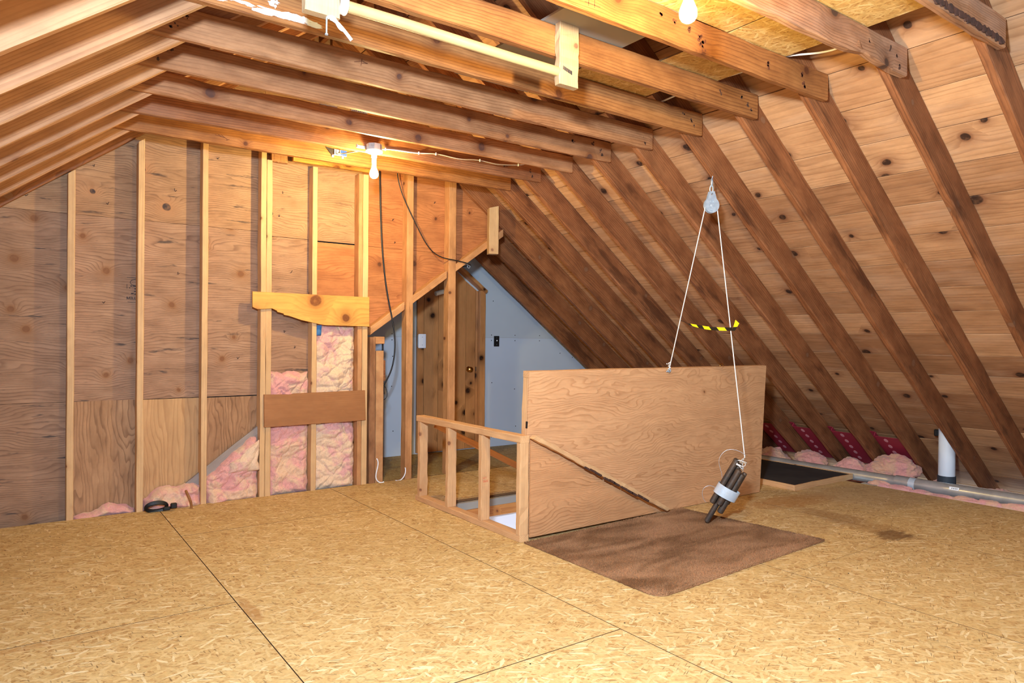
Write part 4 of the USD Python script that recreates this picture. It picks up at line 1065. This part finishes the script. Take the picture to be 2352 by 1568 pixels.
tag(cv, kind="stuff")

# ------------------------------------------------------------------ bulbs
def bulb_profile(s=1.0):
    prof = [(0.0, -0.062), (0.012, -0.060), (0.022, -0.053), (0.0285, -0.042), (0.030, -0.030), (0.0285, -0.018), (0.023, -0.004), (0.0165, 0.012), (0.0140, 0.028), (0.0135, 0.034)]
    return [(a_ * s, z) for a_, z in prof]
M["bulb_glow"] = glow("bulb_glow", BULB_COLOR, BULB_STRENGTH)
def bulb(at_, label, wall_dir=1):
    x, y, z = at_                                  # z: top of the lampholder's disc
    o = xf("bulb_lamp", (x, y, z), label, "ceiling lamp")
    t = np.linspace(0, 2 * math.pi, 9)[:-1] + math.pi / 8
    octo = Polygon([(0.052 * math.cos(q), 0.052 * math.sin(q)) for q in t])
    m = slab_up(octo, 0.040); m.apply_translation((0, 0, 0.001))
    put("junction_box", m, M["galv"], o)
    put("bracket", cat(bx(-0.115, -0.05, 0.030, 0.034, 0.008, 0.030, 0.002), bx(-0.118, -0.112, 0.012, 0.034, 0.008, 0.030, 0.002)), M["galv"], o)
    put("lampholder", lathe([(0.0, 0.0), (0.056, 0.0), (0.059, -0.006), (0.056, -0.013), (0.040, -0.020), (0.022, -0.023), (0.020, -0.030), (0.020, -0.046), (0.0178, -0.048), (0.0178, -0.052), (0.0, -0.052)][::-1], 36), M["porcelain"], o, smooth=40)
    c = lathe([(0.0, -0.053), (0.0168, -0.053), (0.0165, -0.075), (0.0148, -0.094), (0.0, -0.094)][::-1], 28)
    put("bulb_neck", c, M["white_plastic"], o, smooth=40)
    b = lathe(bulb_profile(), 32); b.apply_translation((0, 0, -0.094 - 0.0345))
    put("bulb", b, M["bulb_glow"], o, smooth=True, label="lit white bulb")
    return o
L1 = bulb((1.995, 4.408, 2.455), "lit bare bulb on a white lampholder hanging near the plywood end wall")
L2 = bulb((1.835, 1.566, 2.440), "lit bare bulb overexposed at the top edge of the photo")
# cables
def cable(name, pts, r, mat, label, n=60):
    return put(name, tube(spline(pts, n), r, 8), mat, smooth=60, label=label, cat="cable")
wy = tieY(1) - 0.004
wc = cable("white_cable", [(2.05, 4.43, 2.475), (2.10, wy - .002, 2.492), (2.20, wy, 2.50), (2.36, wy, 2.507), (2.5, wy, 2.525), (2.70, wy, 2.520), (2.88, wy, 2.537), (3.02, wy, 2.532), (3.16, wy, 2.545), (3.265, wy, 2.562), (3.33, wy - .002, 2.585)], 0.0045, M["rope"], "white cable stapled along the tie beside the hanging bulb")
for x, z in ((2.10, 2.492), (2.36, 2.507), (2.5, 2.524), (2.88, 2.536), (3.24, 2.556)):
    put("staple", bx(x - 0.004, x + 0.004, wy - 0.009, wy + 0.003, z - 0.010, z + 0.010, 0.002), M["white_plastic"], wc)
cable("white_cable", [(1.985, 4.43, 2.462), (1.955, 4.55, 2.475), (1.935, 4.75, 2.50), (1.93, 4.84, 2.515), (1.90, 4.866, 2.52)], 0.0045, M["rope"], "short white cable from the lamp box to the switch with the blue label", 30)
cable("white_cable", [(3.145, 0.85, 2.605), (3.105, 1.39, 2.604), (3.10, 1.60, 2.603), (3.14, 1.73, 2.603), (3.235, 1.84, 2.604), (3.20, 1.95, 2.606), (3.135, 2.03, 2.606), (3.12, 2.3, 2.603), (3.10, 2.44, 2.603), (3.11, 2.7, 2.603), (3.12, 3.1, 2.604)], 0.0052, M["rope"], "white cable running over the tie ends along the right slope", 80)
cable("black_cable", [(2.434, 5.268, 2.55), (2.436, 5.262, 2.40), (2.457, 5.262, 1.945), (2.520, 5.262, 1.49), (2.575, 5.262, 1.215), (2.572, 5.268, 1.0), (2.54, 5.29, 0.87), (2.512, 5.31, 0.80), (2.512, 5.32, 0.72)], 0.0065, M["black_cable"], "black cable hanging from the first tie down beside the opening")
cable("black_cable", [(2.59, 5.262, 2.55), (2.60, 5.262, 2.49), (2.69, 5.258, 2.27), (2.79, 5.258, 2.10), (2.93, 5.262, 1.925), (3.06, 5.268, 1.878), (3.11, 5.262, 1.872), (3.20, 5.268, 1.864), (3.30, 5.270, 1.846), (3.335, 5.30, 1.838)], 0.0045, M["black_cable"], "thin black cable looping across the studs to a screw eye")
cable("black_cable", [(3.325, 5.34, 1.838), (3.25, 5.42, 1.82), (3.1, 5.5, 1.78)], 0.0045, M["black_cable"], "stub of black cable running behind the sloping timber", 20)
cable("black_cable", [(2.512, 5.315, 0.79), (2.535, 5.31, 0.74), (2.528, 5.31, 0.69), (2.505, 5.33, 0.67)], 0.0028, M["black_cable"], "thin black wire loop below the hanging black cable", 20)
put("black_conduit", tube([(2.508, 5.345, 1.19), (2.510, 5.345, 1.10), (2.508, 5.345, 0.98)], 0.008, 8), M["black_cable"], smooth=60, label="short black conduit at the edge of the opening", cat="conduit")
put("jamb_strip", bx(2.503, 2.520, 5.31, 5.36, 0.83, 1.0, 0.003), M["rafter"], label="narrow reddish strip beside the black conduit", cat="wood strip")
cable("white_cable", [(2.43, 5.276, 0.20), (2.432, 5.274, 0.10), (2.435, 5.27, 0.02), (2.455, 5.265, 0.004), (2.49, 5.262, 0.006)], 0.005, M["white_plastic"], "white cable bent at the foot of the rough post", 30)
cable("white_cable", [(2.60, 5.272, 0.002), (2.655, 5.272, 0.006), (2.685, 5.274, 0.04), (2.69, 5.276, 0.10)], 0.005, M["white_plastic"], "white cable rising at the foot of the free-standing stud", 24)
eye = put("screw_eye", cat(cyl((3.275, 5.33, 1.885), (3.33, 5.335, 1.845), 0.004, 8), tube([(3.338 + 0.014 * math.cos(q), 5.335, 1.832 + 0.014 * math.sin(q)) for q in np.linspace(0, 6.283, 18, endpoint=False)], 0.0035, 8, True)), M["galv"], smooth=50, label="screw eye under the sloping timber holding the black cable", cat="screw eye")
# switch with a blue label on the first tie
sw = xf("labelled_switch", (1.93, tieY(0) - 0.011, 2.525), "small white switch with a blue label on the first collar tie", "switch")
put("body", bx(-0.045, 0.055, 0, 0.0105, -0.022, 0.022, 0.003), M["white_plastic"], sw)
put("blue_label", bx(0.008, 0.053, -0.0012, 0.001, -0.016, 0.019), M["ink_blue"], sw)
put("black_label", cat(bx(-0.045, -0.040, -0.0012, 0.001, -0.018, 0.019), bx(-0.030, -0.026, -0.0012, 0.001, -0.012, 0.018), bx(-0.030, -0.006, -0.0012, 0.001, -0.014, -0.010), bx(-0.008, -0.004, -0.0012, 0.001, -0.012, 0.006)), M["ink"], sw)
put("torn_tag", cat(trimesh.convex.convex_hull(np.array([(-0.045, 0.002, 0.02), (-0.045, 0.004, 0.02), (-0.105, 0.004, 0.028), (-0.055, 0.002, -0.028), (-0.055, 0.004, -0.028)]))), M["ink"], sw, label="torn black tag")
for x in (-0.05, 0.025):
    b_ = trimesh.creation.icosphere(2, 0.009); b_.apply_scale([1, 0.6, 1.1]); b_.apply_translation((x, 0.004, -0.031))
    put("mounting_tab", b_, M["white_plastic"], sw, smooth=True)

# ------------------------------------------------------------------ closet pole and its hanging blocks
BWD = M["block_wood"]
hb1 = put("hanging_block", stick(0.31, 0.036, 0.110, ch=0.003, seed=81, jit=0.0022), BWD, M=frame((2.018, tieY(6) - 0.019, 2.318), (0, 0, 1), (0, 1, 0), (-1, 0, 0)), label="pale hanging block at the right end of the closet pole", cat="wood block", group="blocks carrying the closet pole")
hb2 = put("hanging_block", stick(0.31, 0.036, 0.128, ch=0.003, seed=82, jit=0.0012), BWD, M=frame((0.886, tieY(6) - 0.019, 2.325), (0, 0, 1), (0, 1, 0), (-1, 0, 0)), label="pale hanging block at the top edge, left end of the closet pole", cat="wood block", group="blocks carrying the closet pole")
put("closet_pole", tube([(0.953, tieY(6) - 0.019, 2.385), (1.2, tieY(6) - 0.019, 2.385), (1.7, tieY(6) - 0.019, 2.377), (1.962, tieY(6) - 0.019, 2.376)], 0.0205, 24), M["pole_wood"], smooth=50, label="round pale wooden closet pole below the collar ties", cat="pole")
sock = [tube([(0.953 + 0.010 * i, tieY(6) - 0.019 + (0.028 - 0.002 * (i % 2)) * math.cos(q), 2.387 + (0.030 - 0.002 * (i % 2)) * math.sin(q)) for q in np.linspace(0, 6.283, 22, endpoint=False)], 0.007, 8, True) for i in range(3)]
put("rag_wrap", cat(*sock), M["white_plastic"], smooth=50, label="white cord wound round the left end of the closet pole", cat="cord")
put("tied_string", cat(tube(spline([(0.918, 2.406, 2.322), (0.935, 2.398, 2.312), (0.955, 2.398, 2.298), (0.985, 2.40, 2.272), (0.995, 2.40, 2.262)], 20), 0.0065, 8), tube(spline([(0.905, 2.402, 2.320), (0.925, 2.395, 2.322), (0.94, 2.40, 2.308), (0.965, 2.404, 2.292)], 16), 0.006, 8)), M["white_plastic"], smooth=50, label="white knotted string hanging under the left block", cat="string")
put("nail", cat(cyl((0.905, 2.410, 2.325), (0.905, 2.410, 2.262), 0.0032, 8), cyl((0.905, 2.410, 2.266), (0.905, 2.410, 2.261), 0.006, 8)), M["galv"], smooth=50, label="long nail sticking down from the left hanging block", cat="nail")
sp_ = [cyl((1.982 + 0.006 * i, tieY(6) - 0.0385, 2.383 - 0.0016 * i), (1.982 + 0.006 * i, tieY(6) - 0.0385, 2.399 - 0.0016 * i), 0.0022, 6) for i in range(9)]
put("spring", cat(*sp_), M["ink"], hb1, label="rusty spring nailed to the block") if False else put("rusty_spring", cat(*sp_), M["ink"], smooth=50, label="small rusty spring on the face of the right hanging block", cat="spring")

# ------------------------------------------------------------------ far alcove: drywall, pine door
alc = xf("wall_alcove", label="unpainted blue-grey drywall at the back of the alcove beyond the opening", cat="wall", kind="structure")
wallpoly = Polygon([(2.35, -0.02), (2.35, 1.30), (3.95, 2.45), (apex + 2.2, zR(apex + 2.2) + .2), (6.7, zR(6.7) + 0.2), (6.7, -0.02)])
lowp, upp = wallpoly.intersection(sbox(0, -1, 9, 1.1945)), wallpoly.intersection(sbox(0, 1.1955, 9, 4))
put("wall_framing", slab(affinity.translate(wallpoly, -3.5, 0), 0.02), M["rafter"], alc, frame((3.5, HALL_Y + 0.0125, 0), (1, 0, 0), (0, 1, 0), (0, 0, 1)))
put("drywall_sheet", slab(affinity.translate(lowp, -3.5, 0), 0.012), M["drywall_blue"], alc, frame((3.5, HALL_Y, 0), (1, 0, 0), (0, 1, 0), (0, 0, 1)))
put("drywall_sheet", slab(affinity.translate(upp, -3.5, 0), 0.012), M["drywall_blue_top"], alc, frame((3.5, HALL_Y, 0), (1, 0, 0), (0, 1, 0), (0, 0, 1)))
sc_ = [cyl((x, HALL_Y - 0.0008, z), (x, HALL_Y + 0.001, z), 0.0055, 8) for x in (3.10, 4.30, 4.62, 4.97) for z in (1.225, 1.165)] + [cyl((x, HALL_Y - 0.0008, z), (x, HALL_Y + 0.001, z), 0.0055, 8) for x, z in ((4.31, 0.70), (4.31, 0.10), (4.62, 0.62), (4.95, 0.78), (4.64, 0.2), (4.32, 1.60), (3.10, 0.70), (3.12, 0.25), (3.11, 1.0), (5.28, 1.02), (5.47, 0.97))]
put("drywall_screw", cat(*sc_), M["ink"], alc, kind="stuff")
put("side_sheet", bx(2.352, 2.362, 5.385, HALL_Y, -0.02, 1.3), M["drywall_blue"], alc)
# sloping soffit over the left of the alcove
so, se = np.array([2.36, 5.385, 1.25]), np.array([3.72, 5.385, 2.22])
sd = unit(se - so); sn_ = np.array([-sd[2], 0, sd[0]])
put("soffit", bx(0, np.linalg.norm(se - so), -0.0, 0.015, 0, HALL_Y - 5.385), M["rafter"], alc, frame(so, sd, sn_, np.cross(sd, sn_) if np.cross(sd, sn_)[1] > 0 else -np.cross(sd, sn_)))
# pine door with boards
door = xf("door_1", (3.6, HALL_Y, 0), "knotty pine plank door in the alcove, upper corner cut to the roof slope", "door", kind="structure")
PD = M["pine_door"]
outline = Polygon([(3.372, 0.008), (3.372, 1.60), (3.60, 1.78), (3.80, 1.93), (3.945, 1.80), (4.105, 1.69), (4.105, 0.008)])
edges_ = [3.372, 3.448, 3.617, 3.745, 3.953, 4.072, 4.106]
for a_, b_ in zip(edges_[:-1], edges_[1:]):
    pg = outline.intersection(sbox(a_ + 0.002, -1, b_ - 0.002, 3))
    c = pg.centroid
    q = affinity.affine_transform(affinity.translate(pg, -c.x, -c.y), [0, 1, -1, 0, 0, 0])
    put("plank", slab(q, 0.022), PD, door, frame((c.x - 3.6, -0.024, c.y), (0, 0, 1), (0, 1, 0), (-1, 0, 0)))
put("plank_groove", slab(affinity.translate(outline, -3.6, 0), 0.001), M["void"], door, frame((0, -0.0015, 0), (1, 0, 0), (0, 1, 0), (0, 0, 1)))
lumber("casing", (0.536 + 0.005, -0.035, 0.004), (0.536 + 0.005, -0.035, 1.70), 0.07, 0.066, (-1, 0, 0), PD, door, seed=90)
lumber("casing", (0.575, -0.05, 1.69), (0.17, -0.05, 1.985), 0.10, 0.035, (0.6, 0, 0.8), PD, door, seed=91)
lumber("casing", (-0.344, -0.03, 0.004), (-0.344, -0.03, 1.55), 0.06, 0.072, (-1, 0, 0), M["stud_aged"], door, seed=92)
kb = cat(lathe([(0.0, 0.0), (0.030, 0.0), (0.031, 0.006), (0.014, 0.010), (0.012, 0.024), (0.022, 0.032), (0.029, 0.044), (0.027, 0.056), (0.016, 0.064), (0.0, 0.066)], 32))
kb.apply_transform(trimesh.transformations.rotation_matrix(math.pi / 2, [1, 0, 0])); kb.apply_translation((0.388, -0.0245, 0.855))
put("door_knob", kb, M["brass"], door, smooth=40, label="brass door knob")
put("strike_plate", bx(0.478, 0.486, -0.027, -0.0245, 0.83, 0.88), M["ink"], door)
# plates on the wall
pl = xf("blank_plate", (3.41, HALL_Y - 0.060, 1.155), "white blank cover plate in the alcove beside the free-standing stud", "wall plate")
put("plate", bx(-0.043, 0.043, 0, 0.006, -0.072, 0.072, 0.004), M["white_plastic"], pl)
for z in (0.04, -0.04):
    put("screw", cyl((0, -0.001, z), (0, 0.002, z), 0.004, 10), M["galv"], pl)
put("mounting_box", bx(-0.036, 0.036, 0.006, 0.035, -0.06, 0.06), M["galv"], pl)
wp = xf("toggle_switch", (4.366, HALL_Y - 0.008, 1.157), "black light switch plate on the blue drywall right of the pine door", "light switch")
put("plate", bx(-0.036, 0.036, 0, 0.0075, -0.058, 0.058, 0.003), M["black_plastic"], wp)
put("lever", bx(-0.005, 0.005, -0.010, 0.001, 0.0, 0.016, 0.002), M["paper_white"], wp)
for z in (0.036, -0.036):
    put("screw", cyl((0, -0.001, z), (0, 0.002, z), 0.003, 8), M["galv"], wp)
put("white_pipe", tube([(3.52, 6.26, 1.64), (3.60, 6.26, 1.662), (3.72, 6.26, 1.688)], 0.024, 14), M["pvc"], smooth=50, label="short white pipe above the pine door, seen under the sloping timber", cat="pipe")

# ------------------------------------------------------------------ eaves: pipes, chutes, insulation, framed panel
def lumpy(c, r, seed, amp=0.35, sub=4, fl=None):
    m = trimesh.creation.icosphere(sub, 1.0)
    v = m.vertices
    d = 1 + amp * (meshkit.fbm(v * 1.6 + seed * 3.3, 4, seed) - 0.5) * 2 + 0.26 * (meshkit.fbm(v * 5 + seed, 4, seed + 1) - .5)
    v = v * d[:, None] * np.array(r) + np.array(c)
    if fl is not None:
        v[:, 2] = np.maximum(v[:, 2], fl)
    return trimesh.Trimesh(v, m.faces, process=False)
GE = "pink insulation tufts along the right eave"
bays = [(4.33, 0.17, 0.085, "pink_eave", "wrinkled pink insulation tuft at the eave nearest the open hatch"), (3.91, 0.17, 0.10, "pink_eave", "pink insulation tuft at the eave, second from the hatch"),
        (3.50, 0.15, 0.09, "pink", "bright pink insulation tuft at the eave in line with the black panel's far edge"), (3.08, 0.19, 0.17, "pink_eave", "largest pink insulation heap at the eave, left of the white pipe"),
        (2.70, 0.10, 0.03, "pink_eave", "small insulation tuft behind the white pipe"), (2.28, 0.14, 0.02, "pink_eave", "pale insulation tuft just right of the white pipe"), (1.90, 0.15, 0.07, "pink", "bright pink insulation tuft at the right edge of the photo")]
for i, (y, ry, top, mt, lab) in enumerate(bays):
    ins(lumpy((6.46, y, top - 0.12), (0.13, ry, 0.12), 10 + i, fl=-0.12), mt, lab, "insulation_tuft", GE)
ins(lumpy((6.40, 3.18, 0.02), (0.12, 0.15, 0.10), 33, fl=-0.12), "pink_eave", "rounded insulation lump in front of the largest heap", "insulation_tuft", GE)
# blanket of insulation over the eave floor
nx_, ny_ = 40, 200
XX, YY = np.meshgrid(np.linspace(5.83, 6.93, nx_), np.linspace(-1.5, 6.3, ny_), indexing="ij")
ZZ = -0.155 + 0.05 * (meshkit.fbm(np.stack([XX * 7, YY * 7, XX * 0], -1), 4, 5) - .5)
ZZ = np.where(XX < 5.86, -0.09 + 0.02 * (meshkit.fbm(np.stack([XX * 20, YY * 20, XX * 0], -1), 3, 6) - .5), ZZ)
idx = np.arange(nx_ * ny_).reshape(nx_, ny_)
a_, b_, c_, d_ = idx[:-1, :-1].ravel(), idx[1:, :-1].ravel(), idx[1:, 1:].ravel(), idx[:-1, 1:].ravel()
put("eave_insulation", trimesh.Trimesh(np.c_[XX.ravel(), YY.ravel(), ZZ.ravel()], np.vstack([np.c_[a_, b_, c_], np.c_[a_, c_, d_]]), process=False), M["pink_eave"], smooth=True,
    label="layer of loose insulation in the eave beyond the floor's edge", cat="insulation", kind="stuff")
ed = [lumpy((5.862, y, -0.012), (0.035, 0.11, 0.038 + 0.012 * math.sin(7 * y)), 50 + i, 0.4, 3, fl=-0.07) for i, y in enumerate(np.arange(1.0, 2.98, 0.16))]
ins(cat(*ed), "pink_eave", "ragged strip of pink insulation along the right edge of the floor", "insulation_strip", "")
# duct
du = xf("metal_duct", (5.985, 2.75, 0.03), "long silver metal duct lying along the right edge of the floor", "duct")
put("duct_section", tube([(0, 1.75, -0.004), (0.0, 1.0, -0.006), (0, 0.075, 0.0)], 0.047, 28), M["duct"], du, smooth=50)
put("duct_section", tube([(0, 0.0, 0.0), (0, -1.0, 0.008), (0, -2.5, 0.016)], 0.052, 28), M["duct"], du, smooth=50)
put("coupling", tube([(0, 0.10, 0), (0, 0.0, 0), (0, -0.01, 0)], 0.054, 28), M["duct"], du, smooth=50)
put("tape_band", tube([(0, -0.012, 0), (0, -0.06, 0)], 0.0535, 28), M["duct_tape"], du, smooth=50, label="crinkled silver tape")
bcs = [bx(-0.0008, 0.0004, -0.024 + 0.004 * i, -0.024 + 0.004 * i + (0.0012 + 0.0014 * (i * 7 % 3 == 0)), -0.005, 0.006) for i in range(11)]
ang = math.radians(28)
BM = frame(np.array([-0.0535 * math.cos(ang) + 0.0, -0.355, 0.003 + 0.0535 * math.sin(ang)]), (math.cos(ang), 0, -math.sin(ang)), (0, 1, 0), (math.sin(ang), 0, math.cos(ang)))
put("barcode_label", bx(-0.0004, 0.0012, -0.034, 0.034, -0.012, 0.012), M["paper_white"], du, BM, label="white barcode sticker")
put("barcode_print", cat(*bcs), M["ink"], du, BM)
pv = xf("vent_pipe", (6.335, 2.612, 0), "white plastic vent pipe rising behind a rafter at the right eave", "vent pipe")
put("pipe", tube([(0, 0, -0.08), (0, 0, 0.2), (0, 0, 0.62)], 0.062, 36), M["pvc"], pv, smooth=50)
put("coupling", tube([(0, 0, -0.11), (0, 0, -0.02), (0, 0, 0.082)], 0.068, 36), M["rubber_grey"], pv, smooth=50, label="dark grey rubber coupling")
put("roof_boot", bx(-0.045, 0.02, 0.056, 0.085, 0.405, 0.46, 0.006), M["black_plastic"], pv, label="black patch where the pipe meets the roof")
put("white_strip", bx(6.08, 6.12, 0.6, 2.43, 0.045, 0.066, 0.002), M["paper_white"], label="white painted strip lying behind the metal duct", cat="trim strip")
# vent chutes
for i, k in enumerate((1, 2, 3, 4)):
    ya, yb2 = rafY(k + 1) + RT + 0.012, rafY(k) - 0.010
    lab = ["dark red vent chute under the roof boards, mostly hidden by the hatch", "red vent chute with holes, second from the hatch", "red vent chute with a row of pale holes, third from the hatch", "red vent chute with holes, nearest the white vent pipe"][i]
    ch_ = xf("vent_chute", label=lab, cat="vent chute", group="red vent chutes between the rafters")
    xt, xb_ = 6.34, 6.80
    o = np.array([xt, ya, zR(xt) + 0.13])
    W_ = yb2 - ya; L_ = (xb_ - xt) / 0.8
    ey_ = nR; ex_ = sR; ez_ = np.cross(ex_, ey_)      # +-y
    sg = 1 if ez_[1] > 0 else -1
    mk = lambda u0, u1, w0, w1, n0, n1: bx(u0, u1, n0, n1, min(sg * w0, sg * w1), max(sg * w0, sg * w1))
    put("tray", cat(mk(0.02, L_, 0.05, W_ - 0.05, 0, 0.003), mk(0, L_, 0.0, 0.045, 0.035, 0.038), mk(0, L_, W_ - 0.045, W_, 0.035, 0.038), mk(0.01, L_, 0.044, 0.052, 0, 0.038), mk(0.01, L_, W_ - 0.052, W_ - 0.044, 0, 0.038)), M["baffle"], ch_, frame(o, ex_, ey_, ez_))
    hs = []
    for q in range(5):
        c_ = trimesh.creation.cylinder(0.022, 0.002, sections=20); c_.apply_transform(trimesh.transformations.rotation_matrix(math.pi / 2, [1, 0, 0])); c_.apply_scale([1.2, 1, 0.8])
        c_.apply_translation((0.075 + 0.10 * q, -0.0006, sg * W_ * 0.62))
        put("hole", c_, M["baffle_hole"], ch_, frame(o, ex_, ey_, ez_))
# framed black panel
bp = xf("framed_panel", (5.06, 3.19, 0), "wood-framed black panel lying on the floor between the hatch and the duct", "framed panel")
put("black_sheet", bx(0.012, 0.858, 0.012, 1.15, 0.006, 0.040), M["felt_black"], bp)
put("edge_strip", stick(0.87, 0.012, 0.044, ch=0.001, seed=95), M["rail_wood"], bp, frame((0, 0.006, 0.0225), (1, 0, 0), (0, 1, 0), (0, 0, 1)))
put("edge_strip", stick(1.15, 0.012, 0.044, ch=0.001, seed=96), M["rail_wood"], bp, frame((0.006, 0.012, 0.0225), (0, 1, 0), (-1, 0, 0), (0, 0, 1)))
put("edge_strip", stick(1.15, 0.012, 0.044, ch=0.001, seed=97), M["rail_wood"], bp, frame((0.864, 0.012, 0.0225), (0, 1, 0), (-1, 0, 0), (0, 0, 1)))
put("duct_tin", bx(5.80, 5.86, 2.93, 3.05, 0.001, 0.004), M["duct"], label="scrap of sheet metal at the corner of the black panel", cat="metal scrap")
# fluorescent tube carton glimpsed between the ties
put("tube_carton", bx(1.49, 1.60, 4.066, 4.090, 2.5755, 2.600, 0.004), M["paper_white"], label="white lamp tube lying on the ties, glimpsed through a gap", cat="lamp tube")
cg = xf("label_carton", (1.74, 4.078, 2.5755), "pale printed carton end lying on the ties, glimpsed through a gap", "carton")
put("box", bx(-0.055, 0.055, -0.012, 0.012, 0, 0.022, 0.002), M["paper_white"], cg)
put("print", cat(*[bx(-0.045 + 0.012 * i, -0.040 + 0.012 * i, -0.0128, -0.011, 0.004, 0.018) for i in range(8)]), M["ink_blue"], cg, kind="stuff")
